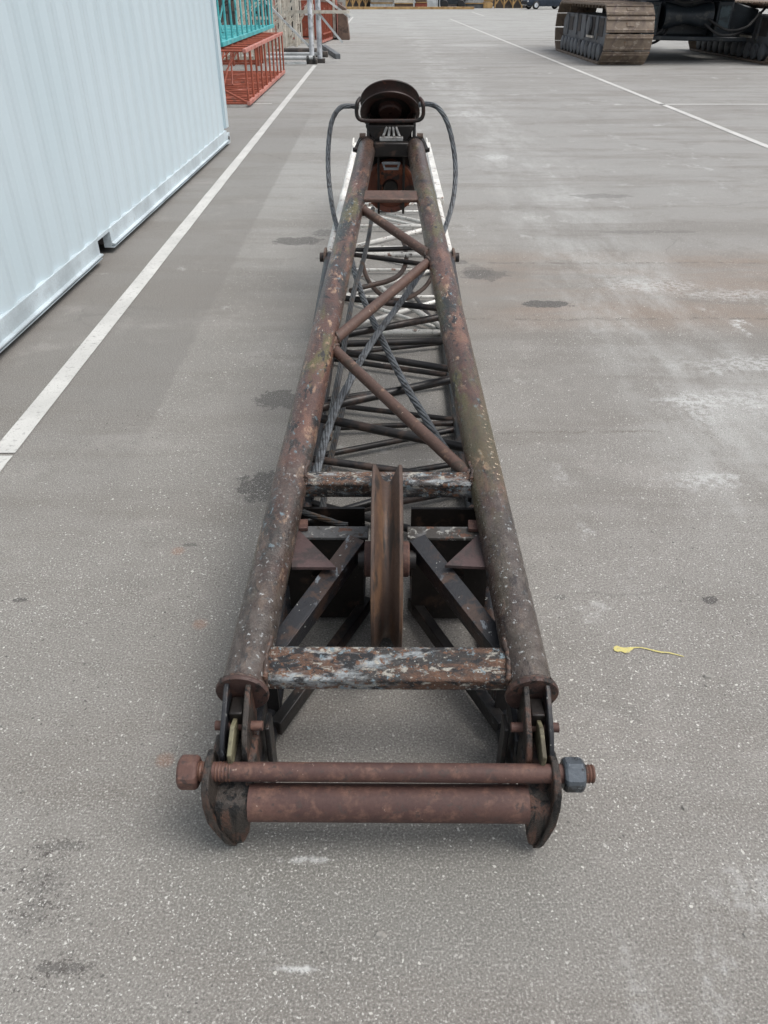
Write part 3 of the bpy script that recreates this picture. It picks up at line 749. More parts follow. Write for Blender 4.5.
# comb casting
m = MB(); m.box((0, -.045, .046), (.135, .045, .022))
for k in range(4): m.bar((-.048+k*.032, -.045, .056), (-.026+k*.0175, .0, .100), .013, .012)
m.build('comb_casting', layered('pale_casting', (.30, .30, .29), [((.12,.11,.10), 30, .5, .6)], rough=.5), hd, bevel=.003)
m = MB(); m.box((0, -.105, -.075), (.085, .012, .012)); m.box((0, -.105, -.105), (.085, .012, .012)); m.bar((-.05, -.104, -.07), (-.035, -.104, -.11), .01, .01); m.bar((.05, -.104, -.07), (.035, -.104, -.11), .01, .01)
m.build('name_bracket', M['trackgrey'], hd)
# upper sheave
uc = JD(390, 107, YF+.10) ; print('upper sheave', uc)
uc = uc - Vector((fc, YH, hz)); ax = Vector((0, math.cos(R(46)), math.sin(R(46)))); R1 = .174
us = bpy.data.objects.new('head_sheave', None); us.parent = hd; col.objects.link(us); us.location = uc
MB().lathe([(R1-.006, -.043), (R1, -.040), (R1, -.033), (R1-.035, -.016), (R1-.045, 0), (R1-.035, .016), (R1, .033), (R1, .040), (R1-.006, .043), (R1-.05, .032), (R1-.055, -.032)], (0,0,0), ax, 72).build('rim', M['brake'], us, ang=50)
MB().lathe([(.05, -.012), (R1-.045, -.012), (R1-.045, .012), (.05, .012)], (0,0,0), ax, 48).build('web', M['blackhead'], us)
MB().lathe([(.01, -.045), (.060, -.045), (.068, -.038), (.075, .06), (.01, .06)], (0,0,0), ax, 36).build('hub', M['brake'], us)
# guard strap round the sheave
gp = [(-.170, .04, .075), (-.186, .0, .055), (-.190, .0, .0), (-.172, .0, -.028), (-.12, .0, -.035), (0, .0, -.035), (.12, .0, -.035), (.172, .0, -.028), (.190, .0, .0), (.186, .0, .055), (.170, .04, .075)]
gp = [Vector(p)+Vector((uc.x, uc.y-.14, uc.z-.020)) for p in gp]
MB().path(smoothpath(gp, 5), .011, 10).build('rope_guard', M['brake'], hd)
m = MB(); m.prism([(-.145, .045), (.145, .045), (.115, -.02), (.125, -.09), (-.125, -.09), (-.115, -.02)], (uc.x, uc.y-.02, uc.z-.128), (1,0,0), (0,0,1), (0,1,0), .16); m.build('sheave_housing', M['blackhead'], hd, bevel=.01)
# lower sheave
R2 = .150
lc = JD(390.5, 186, YF+.02); print('lower sheave', lc); lc = lc - Vector((fc, YH, hz))
ls = bpy.data.objects.new('lower_sheave', None); ls.parent = hd; col.objects.link(ls); ls.location = lc
MB().lathe([(R2-.004, -.03), (R2, -.027), (R2, -.02), (R2-.03, 0), (R2, .02), (R2, .027), (R2-.004, .03), (R2-.03, .02), (R2-.03, -.02)], (0,0,0), (0,1,.12), 64).build('rim', M['redwheel'], ls, ang=50)
MB().lathe([(.0, -.014), (R2-.025, -.014), (R2-.025, .012), (.0, .012)], (0,0,0), (0,1,.12), 48).build('web', M['redwheel'], ls)
MB().lathe([(.0, -.04), (.04, -.04), (.045, -.03), (.045, .03), (.0, .03)], (0,0,0), (0,1,.12), 32).build('hub', M['blackhead'], ls)

# ------------------------------------------------------------------ white lattice section pinned behind
wh = empty('lattice_section', off, JROT)
tag(wh, 'flaking white lattice section on the asphalt behind the rusty boom', 'lattice section')
Y0, Y1 = yE+.03, yE+3.45
UZ = UA+UB*yE
for s in (-1, 1):
    MB().tube((s*HW, Y0, UZ), (s*HW, Y1, UZ), .024, 16).build('chord', M['white'], wh)
    MB().tube((s*HW, Y0, .026), (s*HW, Y1, .026), .024, 16).build('chord', M['white'], wh)
    for y in (Y0+.02, Y1-.02):
        MB().tube((s*HW, y, .03), (s*HW, y, UZ), .014, 12).build('end_post', M['white'], wh)
    o = MB().tube((s*(HW-.045), Y0-.025, UZ), (s*(HW+.050), Y0-.025, UZ), .024, 16).build('pin', M['dark'], wh)
    MB().prism([(-.05, -.035), (.05, -.035), (.06, .0), (.04, .035), (-.04, .035), (-.06, 0)], (s*(HW+.022), Y0-.01, UZ), (0,1,0), (0,0,1), (1,0,0), .014).build('end_lug', M['brownboard'], wh, bevel=.003)
    if s > 0: MB().bar((HW+.018, Y0+1.2, UZ+.01), (HW+.018, Y1-.05, UZ+.01), .045, .05).build('edge_plate', M['white'], wh, bevel=.004)
    MB().prism([(-.10, -.035), (.12, -.03), (.12, .06), (.0, .06), (-.10, .03)], (s*(HW+.012), Y1-.1, UZ), (0,1,0), (0,0,1), (1,0,0), .014).build('end_lug', M['white'], wh, bevel=.003)
    n = 6; yy = [Y0+.05+(Y1-Y0-.1)*i/n for i in range(n+1)]
    for i in range(n):
        za, zb = (.03, UZ) if i % 2 == 0 else (UZ, .03)
        MB().tube((s*HW, yy[i], za), (s*HW, yy[i+1], zb), .010, 10).build('lacing_tube', M['white'], wh)
MB().tube((-HW, Y0+.035, UZ-.01), (HW, Y0+.035, .04), .015, 12).build('face_diagonal', M['white'], wh)
MB().tube((-HW, Y0+.02, .028), (HW, Y0+.55, .028), .012, 12).build('lacing_tube', M['white'], wh)
for y in (Y0+.02, Y1-.02):
    for z in (.028, UZ): MB().tube((-HW, y, z), (HW, y, z), .014 if z > .1 else .016, 12).build('cross_tube', M['white'], wh)
for z, rr_, n in ((UZ, .011, 6), (.028, .011, 6)):
    yy = [Y0+.06+(Y1-Y0-.12)*i/n for i in range(n+1)]
    for i in range(n):
        s = 1 if (i % 2 == 0) == (z < .1) else -1
        MB().tube((s*(HW-.015), yy[i], z), (-s*(HW-.015), yy[i+1], z), rr_, 10).build('lacing_tube', M['white'], wh)
        if i: MB().tube((-HW, yy[i], z), (HW, yy[i], z), .010, 10).build('lacing_tube', M['white'], wh)

# ------------------------------------------------------------------ wire ropes
def rope(pts, r, mat, label, step=.006, lob=6, cat='wire rope', k=14, end=False):
    pp = resample(smoothpath(pts, k), .007 if lob else .01)
    m = MB()
    if lob:
        up = Vector((0, 0, 1)); fr_ = []; Ls = 0
        for i, p in enumerate(pp):
            d = (pp[min(i+1, len(pp)-1)] - pp[max(i-1, 0)]).normalized(); x = d.cross(up).normalized(); up = x.cross(d).normalized()
            if i: Ls += (p - pp[i-1]).length
            fr_.append((p, x, up.copy(), Ls))
        tw = 1/(r*3.4)
        for k_ in range(6):
            m.path([p + (x*math.cos(k_*math.pi/3 + tw*l) + u*math.sin(k_*math.pi/3 + tw*l))*r*.64 for p, x, u, l in fr_], r*.36, 8)
        m.path(pp, r*.45, 8)
    else: m.path(pp, r, 14)
    o = m.build('wire_rope', M[mat], None, ang=80)
    o.location = off; o.rotation_euler = (0, 0, JROT)
    return tag(o, label, cat)
PU = UA+.045
left = [(359, 107, YF+.03), (350, 106, YF+.02), (340, 108, YF), (332, 121, YF-.03), (328.5, 145, YF-.08), (328.5, 175, YF-.15), (332, 205, YF-.28), (338, 230, YF-.5)]
lp = [JD(*q) for q in left] + [J(x, y, PU, UB) for x, y in ((349, 253), (356, 277), (365, 303), (378, 331), (395, 366), (408, 390), (421, 411), (436, 436), (447, 452), (456, 470), (462, 490))]
rope(lp, .0142, 'rope', 'grey wire rope looping left of the boom head, then crossing inside to the right')
right = [(419, 105, YF+.03), (428, 104, YF+.02), (438, 108, YF), (447, 122, YF-.03), (453, 145, YF-.08), (455.5, 172, YF-.15), (453, 200, YF-.28), (445, 228, YF-.5)]
rp = [JD(*q) for q in right] + [J(x, y, PU+.02, UB) for x, y in ((432, 255), (416, 280), (398, 306), (378, 333), (362, 358), (349, 383), (338, 404), (328, 430), (319, 462), (309, 500))]
o = rope(rp, .0142, 'rope', 'grey wire rope looping right of the boom head, then crossing inside to the left')
rope([J(x, y, PU+.01, UB) for x, y in ((373, 208), (371, 222), (367, 245), (361, 268), (355, 288), (351, 305), (346, 335), (340, 370), (333, 405), (328, 440))], .012, 'ropedark', 'dark straight wire rope hanging by the inner side of the left boom tube')
rope([JD(x, y, D) for x, y, D in ((401, 236, 4.45), (405, 247, 4.3), (406, 262, 4.05), (400, 274, 3.85), (388, 281, 3.7), (372, 285, 3.65), (360, 288, 3.6), (350, 291, 3.55))], .012, 'roperust', 'rusty brown rope with a tight hook bend hanging inside the boom', lob=0)
rope([JD(x, y, D) for x, y, D in ((362, 262, 4.1), (368, 280, 3.9), (380, 294, 3.75), (395, 300, 3.7), (410, 297, 3.75), (424, 288, 3.9), (432, 277, 4.0))], .011, 'roperust', 'rusty brown rope sagging in a wide curve between the two boom tubes', lob=0)
rope([J(x, y, .30) for x, y in ((303, 512), (315, 516), (328, 520), (340, 524), (349, 525))], .009, 'ropedark', 'short frayed rope end lying by the small flange left of the sheave', lob=6)
rope([J(x, y, .12) for x, y in ((353, 366), (345, 400), (335, 440), (326, 480), (322, 520))], .012, 'ropedark', 'dark wire rope running low along the inside of the left boom tube')

# ------------------------------------------------------------------ shipping container
A = W(0, 356, .02); B = W(230, 142.5, .02)
dirc = (B-A).normalized(); ang = math.atan2(-dirc.x, dirc.y)
cont = empty('shipping_container', B, ang)        # local: +y along the side, away; x=0 outer face of the rails; -x inside
tag(cont, 'pale blue white corrugated steel shipping container standing left of the white line', 'container')
L = 12.19; H = 2.59; Wd = 2.44
gap_y = -(B - W(104, 245, .05)).length - .17
gap_w = .27
print('container', A, B, 'gap', gap_y)
# side panel with trapezoid corrugation
def corrug(y0, y1, z0, z1, x, depth, period):
    m = MB(); ys_ = []; y = y0
    seq = [(0, .0), (.23, .0), (.5, -depth), (.73, -depth)]
    while y < y1:
        for a_, d_ in seq:
            yy_ = y + a_*period
            if yy_ <= y1: ys_.append((yy_, d_))
        y += period
    ys_.append((y1, ys_[-1][1]))
    NZ = 2
    for yy_, d_ in ys_:
        for k in range(NZ+1): m.v.append(Vector((x+d_, yy_, z0+(z1-z0)*k/NZ)))
    for i in range(len(ys_)-1):
        for k in range(NZ): m.f.append((i*(NZ+1)+k, (i+1)*(NZ+1)+k, (i+1)*(NZ+1)+k+1, i*(NZ+1)+k+1))
    return m
RZ0, RZ1 = .040, .158
pm = corrug(-L+.16, -.14, RZ1-.002, H-.10, -.012, .017, .278)
o = pm.build('side_panel', M['container'], cont, smooth=False)
sol = o.modifiers.new('thick', 'SOLIDIFY'); sol.thickness = .003
def rail(y0, y1):
    m = MB(); prof = [(-.004, RZ1), (-.060, RZ1), (-.060, RZ1-.006), (-.012, RZ1-.008), (-.014, RZ0+.010), (.016, RZ0+.008), (.016, RZ0), (-.060, RZ0), (-.064, RZ0-.004), (.020, RZ0-.004), (.020, RZ0+.012), (-.008, RZ0+.015), (-.004, RZ1-.004)]
    prof = [(-.062, RZ1), (-.0, RZ1), (-.0, RZ0+.016), (.022, RZ0+.012), (.022, RZ0+.002), (-.004, RZ0), (-.006, RZ0-.012), (.012, RZ0-.014), (.012, RZ0-.020), (-.062, RZ0-.020)]
    n_ = len(prof); vs = [(x, y0, z) for x, z in prof] + [(x, y1, z) for x, z in prof]
    fs = [tuple(range(n_)), tuple(range(2*n_-1, n_-1, -1))] + [(i, (i+1) % n_, (i+1) % n_+n_, i+n_) for i in range(n_)]
    return m.add(vs, fs).build('bottom_rail', M['containerrail'], cont, bevel=.002)
rail(gap_y+gap_w/2, -.14); rail(-L+.16, gap_y-gap_w/2)
MB().box((-.05, gap_y, RZ1-.012), (.09, gap_w+.02, .022)).build('pocket_lintel', M['containerrail'], cont)
MB().box((-.35, gap_y, RZ1-.03), (.58, gap_w, .012)).build('fork_pocket', M['wood_dark'], cont)  # shade inside the pocket is put into its dark face colour
for s in (-1, 1): MB().box((-.34, gap_y+s*gap_w/2, .10), (.56, .006, .11)).build('fork_pocket', M['wood_dark'], cont)
for yq in (-.085, -L+.085):
    MB().box((-.07, yq, (H+.118)/2), (.155, .15, H-.118-.118)).build('corner_post', M['container'], cont, bevel=.006)
    for z in (.059, H-.059):
        m = MB().box((-.075, yq, z), (.165, .175, .118)); m.build('corner_casting', M['containerrail'], cont, bevel=.008)
        MB().prism([(.045*math.cos(k*math.pi/8), .028*math.sin(k*math.pi/8)) for k in range(16)], (.009, yq, z), (0,1,0), (0,0,1), (1,0,0), .003).build('casting_hole', M['wood_dark'], cont)
    MB().box((-Wd+.07, yq, H/2), (.155, .15, H-.02)).build('corner_post', M['containerrail'], cont, bevel=.006)
MB().box((-.04, -L/2, H-.05), (.07, L-.34, .10)).build('top_rail', M['containerrail'], cont, bevel=.004)
MB().box((-Wd/2, -L/2, H-.02), (Wd-.2, L-.25, .02)).build('roof', M['container'], cont)
MB().box((-Wd+.04, -L/2, H/2+.08), (.03, L-.3, H-.35)).build('side_panel', M['container'], cont)
MB().box((-Wd/2, -.06, H/2+.04), (Wd-.34, .04, H-.28)).build('end_panel', M['container'], cont)
MB().box((-Wd/2, -L+.06, H/2+.04), (Wd-.34, .04, H-.28)).build('door_panel', M['container'], cont)
MB().box((-Wd/2, -L/2, .16), (Wd-.15, L-.3, .03)).build('floor', M['wood_dark'], cont)
for k in range(14):
    MB().box((-Wd/2, -L+.6+k*.84, .10), (Wd-.2, .05, .11)).build('cross_member', M['wood_dark'], cont)

# ------------------------------------------------------------------ stacked lattice sections at the left
def lattice_box(name, label, x1, y0, y1, z0, z1, wid, mat, railmat, rung, brung, r=.028, group=None, tilt=0.0, braces=True, rr=.014):
    e = empty(name, (x1, y0, 0)); e.rotation_euler = (0, 0, tilt)
    tag(e, label, 'lattice section', group)
    Ly = y1-y0
    for x in (0, -wid):
        for z in (z0+r, z1-r):
            MB().bar((x, 0, z), (x, Ly, z), r*2, r*2).build('chord', M[railmat if (x == 0) else mat], e, bevel=.006)
    def ladder(name_, step, pos):
        n_ = max(1, round(Ly/step))
        for i in range(n_+1): a_, b_ = pos(Ly*i/n_ if 0 < i < n_ else (r if i == 0 else Ly-r)); MB().tube(a_, b_, rr, 8).build(name_, M[mat], e)
    ladder('rung', rung, lambda y: ((0, y, z0+r), (0, y, z1-r)))
    ladder('rung', rung, lambda y: ((-wid, y, z0+r), (-wid, y, z1-r)))
    ladder('rung', brung, lambda y: ((0, y, z0+r), (-wid, y, z0+r)))
    ladder('rung', rung, lambda y: ((0, y, z1-r), (-wid, y, z1-r)))
    if braces:
        n_ = max(2, round(Ly/(rung*2)))
        for i in range(n_):
            ya, yb = Ly*i/n_, Ly*(i+1)/n_
            MB().tube((-wid, ya, z0+r), (-wid, yb, z1-r), rr*.8, 8).build('diagonal', M[mat], e)
            MB().tube((0, yb, z0+r), (-wid, ya, z0+r), rr*.8, 8).build('diagonal', M[mat], e)
    MB().tube((0, r, z0+r), (-wid, r, z1-r), rr, 8).build('diagonal', M[mat], e)
    q_ = random.Random(int(y0*100)+int(wid*10))
    for k in range(9):
        ya = q_.uniform(0, Ly-1.2); MB().tube((-wid*q_.uniform(.3, 1), ya, z0+r*2), (-wid*q_.uniform(.2, .9), ya+q_.uniform(.3, 1.2), z1-r*2), rr*.9, 8).build('diagonal', M[mat], e)
    return e
pr0, pr1 = W(249, 107.5), W(289, 74.5)
Hr = WD(241, 49, pr0.y).z
print('red', pr0, pr1, Hr)
lattice_box('lattice_section', 'faded red tube lattice section on the asphalt, below the teal one', pr0.x, pr0.y, pr1.y, .03, Hr, 1.5, 'red', 'redpale', .62, .30, rr=.018)
pt0 = WD(220.5, 41, pr0.y+.4); pt1y = 22.0
lattice_box('lattice_section', 'teal tube lattice section stacked on top of the red one', pt0.x, pt0.y, pt1y, Hr+.005, Hr+1.6, 1.6, 'teal', 'teal', .62, .42, r=.035, rr=.020)
lattice_box('lattice_section', 'second red lattice section, half hidden behind the front red one', pr0.x-1.75, pr0.y+.2, pr1.y+.3, .03, Hr-.02, 1.3, 'red', 'red', .7, .6)
lattice_box('lattice_section', 'purple-grey lattice section standing behind the teal one', pr0.x-1.9, pr0.y+1.6, pt1y+2, Hr, Hr+1.7, 1.2, 'wood_dark', 'wood_dark', .5, .7)
# upright cream lattice sections standing further back
def upright(label, px, py, w, dep, h, mat, n, rr=.03, tilt=0, bars=3):
    p = W(px, py); e = empty('lattice_section', p); e.rotation_euler = (0, 0, tilt); bars = max(1, bars-2)
    tag(e, label, 'lattice section')
    for i in (0, 1):
        for j in (0, 1): MB().bar((i*w-w/2, j*dep, 0), (i*w-w/2, j*dep, h), .09, .09, up=(0,1,0)).build('chord', M[mat], e, bevel=.01)
    for j in (0, 1):
        for k in range(bars): MB().bar((-w/2+w*(k+1)/(bars+1), j*dep, 0), (-w/2+w*(k+1)/(bars+1), j*dep, h), .045, .045, up=(0,1,0)).build('bar', M[mat], e)
        for k in range(n+1): MB().bar((-w/2, j*dep+.03, .05+(h-.1)*k/n), (w/2, j*dep+.03, .05+(h-.1)*k/n), .05, .05).build('rung', M[mat], e)
        for k in range(n): MB().tube((-w/2, j*dep-.02, .05+(h-.1)*k/n), (w/2, j*dep-.02, .05+(h-.1)*(k+1)/n), .022, 8).build('diagonal', M[mat], e)
    return e
upright('cream barred lattice section standing upright behind the teal one', 283, 47, .9, 1.0, 2.6, 'cream', 3, bars=4)
upright('cream barred lattice section standing upright beside the red cabinet', 300, 44, .8, 1.0, 2.6, 'cream', 2, bars=3)
upright('pale red and cream upright frame just left of the galvanised posts', 296, 40, 1.6, .8, 2.9, 'redpale', 2, bars=2)

upright('dirty cream lattice section seen through the bars of the red one', 262, 54, 1.2, 1.0, 2.6, 'cream', 3, bars=5)
upright('dark grey lattice section standing farthest left behind the teal one', 240, 50, 1.6, 1.0, 2.9, 'wood_dark', 3, bars=5)
upright('low dark barred frame standing behind the near end of the red section', 228, 66, 1.5, .8, .75, 'red', 1, bars=6)
upright('low cream barred frame standing behind the middle of the red section', 246, 62, 1.2, .8, .75, 'cream', 1, bars=6)
upright('teal upright lattice section behind the stacked teal one', 262, 38, 1.5, .8, 3.2, 'teal', 3, bars=4)
e = empty('panel_stack', W(262, 33) + Vector((0, 1, 0))); tag(e, 'dark stack of panels closing the view behind the lattice sections', 'stack')
for k in range(5): MB().box((-1.2+k*.03, k*.22, 1.5-k*.08), (7.5, .16, 3.0-k*.16)).build('panel', M['wood_dark'] if k else M['panelmix'], e, bevel=.01)
for k in range(9): MB().box((-4.6+k*.85, -.12, 1.5), (.10, .06, 2.9)).build('batten', M[('redpale', 'cream', 'brownboard')[k % 3]], e, bevel=.01)

# galvanised frame with two posts
p = W(313.5, 64); fr = empty('steel_frame', p)
tag(fr, 'galvanised frame of two tall posts and braces at the end of the white line', 'steel frame')
for dx, dy, r_ in ((-.03, 0, .060), (.15, .35, .066)):
    MB().tube((dx, dy, .02), (dx, dy, 3.2), r_, 16).build('post', M['galv'], fr)
    MB().box((dx, dy, .05), (.26, .22, .10)).build('foot', M['wood_dark'], fr, bevel=.01)
MB().tube((-1.2, -.05, .14), (0, -.05, .14), .05, 12).build('bottom_rail', M['greywhite'], fr)
MB().tube((-1.2, .35, .20), (.1, .35, .20), .04, 12).build('bottom_rail', M['greywhite'], fr)
MB().bar((-1.15, .1, 1.35), (-.05, .02, .35), .05, .05).build('brace', M['greywhite'], fr)
MB().bar((-.95, .08, .55), (-.35, .05, 1.5), .05, .05).build('brace', M['cream'], fr)
MB().bar((.12, .1, 1.55), (.95, .3, 1.0), .05, .05).build('brace', M['greywhite'], fr)
MB().bar((.12, .2, 1.15), (.75, .3, .45), .05, .05).build('brace', M['greywhite'], fr)
MB().bar((-.7, .15, 1.12), (.95, .15, 1.12), .05, .07).build('cross_rail', M['cream'], fr)
m = MB(); 
for dx in (-.14, .02): m.lathe([(.02, -.03), (.085, -.03), (.095, -.02), (.095, .02), (.085, .03), (.02, .03)], (dx, -.05, .095), (1, .2, 0), 20)
m.build('castor', M['rubber'], fr)
MB().bar((-1.1, -.4, .05), (-.15, -.4, .05), .08, .05).build('base_bar', M['greywhite'], fr)

# grey beams, timber and small items on the ground there
def item(name, label, cat, m, mat, loc, rz=0, bevel=.01, group=None):
    o = m.build(name, M[mat], None, bevel=bevel); o.location = loc; o.rotation_euler = (0, 0, rz); return tag(o, label, cat, group)
pa, pb = W(324, 49), W(338, 59)
item('steel_beam', 'grey steel beam lying askew on the asphalt right of the galvanised posts', 'beam', MB().bar((0,0,0), pb-pa, .14, .12), 'trackgrey', pa+Vector((0,0,.06)))
pa, pb = W(322, 57), W(330, 59)
item('timber_block', 'short dark timber block at the foot of the galvanised posts', 'block', MB().box((0,0,.07), (.34, .3, .14)), 'wood_dark', pa)
for (x_, y_) in ((293, 54), (303, 53)):
    pass
p = W(296, 53)
m = MB()
for k in range(3): m.bar((-.55, k*.22, .06), (.6, k*.22, .06), .09, .09)
item('pallet', 'low dirty pallet on the asphalt left of the galvanised posts', 'pallet', m, 'wood_dark', p)
# red cabinet, red gate panel, leaning slab
p = W(331, 41) + Vector((-.2, .8, 0)); e = empty('red_cabinet', p)
tag(e, 'tall faded red steel cabinet behind the galvanised posts', 'cabinet')
MB().box((-.3, .8, 1.35), (1.35, 1.2, 2.5)).build('body', M['red'], e, bevel=.02)
MB().box((-.62, .18, .95), (.35, .02, .35)).build('vent', M['paperwhite'], e); MB().box((.30, .17, 1.3), (.10, .05, 2.5)).build('corner_trim', M['cream'], e)
MB().box((-.3, .8, .05), (1.3, 1.1, .1)).build('plinth', M['wood_dark'], e)
p = W(337, 44)
e = empty('barrier_panel', W(322, 44)); e.rotation_euler = (0, 0, R(-5)); tag(e, 'low red barred panel with a pale sill beside the red cabinet', 'barrier')
for k in range(14): MB().bar((.0, k*.44, .1), (.0, k*.44, 1.25-k*.010), .05, .04, up=(0,1,0)).build('bar', M['red'], e)
MB().bar((0, -.1, .07), (0, 5.9, .07), .07, .07).build('sill', M['redpale'], e); MB().bar((0, -.1, 1.27), (0, 5.9, 1.12), .06, .06).build('top_bar', M['brownboard'], e)
MB().bar((.06, -.1, .3), (.06, 5.8, .28), .04, .04).build('middle_bar', M['red'], e)
p = W(347, 40)
m = MB().prism([(-.35, 0), (.1, 0), (-.02, 1.0), (-.30, 1.15)], (0, .5, 0), (1,0,0), (0,0,1), (0,1,0), 1.0)
item('leaning_slab', 'weathered brown slab leaning against the end of the red panel', 'slab', m, 'brownboard', p)

# ------------------------------------------------------------------ far edge of the yard
yb = W(430, 9.5).y; print('far', yb)
def far(px, py=8.5): return W(px, py)
e0, e1 = far(338, 9.3), far(474, 9.3)
m = MB().bar((0,0,.10), e1-e0+Vector((0,0,.10)), .35, .20)
item('kerb_beam', 'long low ochre timber beam edging the far side of the yard', 'beam', m, 'timber', e0)
# crossed timber fence left
def trellis(label, px0, px1, h, mat, n, panel=None, dy=1.2):
    a_, b_ = far(px0), far(px1); e = empty('trellis_fence', a_ + Vector((0, dy, 0)), 0); tag(e, label, 'fence'); Lx = (b_-a_).x
    for k in range(n):
        x0, x1 = Lx*k/n, Lx*(k+1)/n
        MB().bar((x0, 0, .25), (x1, 0, h), .12, .10, up=(0,1,0)).build('slat', M[mat], e); MB().bar((x1, .14, .25), (x0, .14, h), .12, .10, up=(0,1,0)).build('slat', M[mat], e)
        MB().bar((x0, -.14, .0), (x0, -.14, h), .12, .12, up=(0,1,0)).build('fence_post', M[mat], e)
    MB().bar((0, -.02, h), (Lx, -.02, h), .16, .14).build('top_rail', M[mat], e)
    if panel: MB().box((Lx/2, .7, h/2), (Lx, .05, h)).build('back_panel', M[panel], e)
trellis('ochre crossed timber frames at the far left of the yard', 346, 372, 1.5, 'timber', 4, 'wood_dark')
trellis('bright ochre lattice frame left of the dark parked car', 496, 532, 1.5, 'timber', 4, 'wood_dark', 1.0)
# long pale building behind everything
e = empty('warehouse', (0, 100, 0)); tag(e, 'pale low warehouse closing off the far side of the yard', 'building')
MB().box((20, 6, 4), (150, 12, 8)).build('wall', M['wallpale'], e)
for k in range(10): MB().box((-45+k*14, -.05, 1.6), (7, .12, 3.2)).build('roller_door', M['wood_dark'] if k % 3 else M['concrete'], e)
MB().box((20, 6, 8.1), (151, 13, .25)).build('roof', M['trackgrey'], e)
# stacks of mixed goods along the far edge
rr = random.Random(5)
def stack(label, px, w, h, mat, strips, mat2, name='goods_stack', cat='stack'):
    p_ = far(px) + Vector((0, 1.5, 0)); e = empty(name, p_); tag(e, label, cat)
    for k in range(strips): 
        MB().box((rr.uniform(-.08, .08), rr.uniform(-.1, .1), h*(k+.42)/strips), (w*rr.uniform(.9, 1), 1.6, h/strips*.80)).build('bundle', M[mat if k % 2 == 0 else mat2], e, bevel=.03)
        MB().box((0, -.2, h*(k+.92)/strips), (w*.9, 1.3, h/strips*.14)).build('spacer', M['timber'], e)
stack('pale grey stack of bundles beside the ochre timber frames', 382, 2.4, 1.4, 'greywhite', 3, 'concrete')
stack('brown and pale stack of bundles in the middle of the far edge', 404, 2.0, 1.3, 'brownboard', 3, 'cream')
stack('tall rusty stack of bundles left of the black machine', 422, 1.2, 1.6, 'red', 3, 'brownboard')
stack('ochre stack of bundles between the black machine and the ochre lattice frame', 488, 1.0, 1.6, 'timber', 3, 'timber')
stack('grey stack of bundles right of the black machine', 478, 2.6, 1.3, 'trackgrey', 3, 'greywhite')
# black forklift-like machine
p = far(452) + Vector((0, -.3, 0)); e = empty('forklift', p); tag(e, 'small black forklift parked at the far edge of the yard', 'forklift')
MB().prism([(-1.2, .35), (1.1, .35), (1.25, .7), (1.1, 1.3), (.2, 1.25), (-.3, .9), (-1.2, .85)], (0, 0, 0), (1,0,0), (0,0,1), (0,1,0), 1.1).build('body', M['black'], e, bevel=.05)
for x in (-.8, .8):
    for y in (-.55, .55): MB().lathe([(.0, -.11), (.30, -.11), (.36, -.06), (.36, .06), (.30, .11), (.0, .11)], (x, y, .36), (0,1,0), 24).build('wheel', M['rubber'], e)
for y in (-.5, .5):
    for x in (-.5, .7): MB().bar((x, y, 1.1), (x+.1, y, 2.1), .07, .07, up=(0,1,0)).build('roof_post', M['black'], e)
MB().box((.2, 0, 2.12), (1.4, 1.15, .07)).build('roof', M['black'], e)
for y in (-.3, .3): MB().bar((-1.35, y, .1), (-1.35, y, 2.2), .09, .12, up=(0,1,0)).build('mast', M['black'], e); MB().bar((-2.3, y, .12), (-1.35, y, .12), .12, .05).build('fork', M['trackgrey'], e)
# cars
def car(px, py, label, paint, rz, dy=0):
    p_ = W(px, py) + Vector((0, dy, 0)); e = empty('parked_car', p_, rz); tag(e, label, 'car', None)
    sec = [(-2.15, .35, .72, .78), (-2.0, .28, .84, .84), (-1.0, .25, .95, .88), (0, .24, .97, .90), (1.2, .25, .93, .88), (2.0, .30, .82, .82), (2.2, .38, .66, .74)]
    m = MB()
    for x, z0, z1, hw_ in sec:
        for y, z in ((-hw_*.92, z0), (-hw_, (z0+z1)/2), (-hw_*.94, z1-.06), (-hw_*.8, z1), (hw_*.8, z1), (hw_*.94, z1-.06), (hw_, (z0+z1)/2), (hw_*.92, z0)): m.v.append(Vector((x, y, z)))
    for i in range(len(sec)-1):
        for j in range(8): m.f.append((i*8+j, i*8+(j+1) % 8, i*8+8+(j+1) % 8, i*8+8+j))
    m.f += [tuple(range(8)), tuple(range(len(sec)*8-1, len(sec)*8-9, -1))]
    m.build('body', M[paint], e, bevel=.03)
    m = MB()
    for x, z, hw_ in ((-1.75, .93, .74), (-1.2, 1.40, .62), (.4, 1.44, .62), (1.15, .94, .74)):
        m.v += [Vector((x, -hw_, z)), Vector((x, hw_, z))]
    m.v += [Vector((-1.75, -.76, .9)), Vector((-1.75, .76, .9)), Vector((1.15, -.76, .9)), Vector((1.15, .76, .9))]
    m.f = [(0,1,3,2), (2,3,5,4), (4,5,7,6), (0,2,4,6,10,8), (1,9,11,7,5,3), (8,10,11,9), (0,8,9,1), (6,7,11,10)]
    m.build('cabin_glass', M['glass'], e, bevel=.03)
    MB().box((-.4, 0, 1.43), (1.5, 1.2, .05)).build('roof', M[paint], e, bevel=.03)
    for x in (-1.35, 1.35):
        for y in (-.80, .80):
            w_ = MB().lathe([(.0, -.10), (.27, -.10), (.33, -.07), (.33, .07), (.27, .10), (.0, .10)], (x, y, .33), (0,1,0), 28).build('wheel', M['rubber'], e)
            MB().lathe([(.0, -.106), (.19, -.106), (.21, -.09), (.21, .09), (.19, .106), (.0, .106)], (x, y, .33), (0,1,0), 20).build('rim', M['galv'], w_)
    for y in (-.6, .6): MB().box((2.13, y, .62), (.1, .3, .12)).build('headlight', M['paperwhite'], e, bevel=.02)
car(548, 9.5, 'dark blue car parked at the far edge beyond the crawler track', 'carpaint', R(195), 1.5)
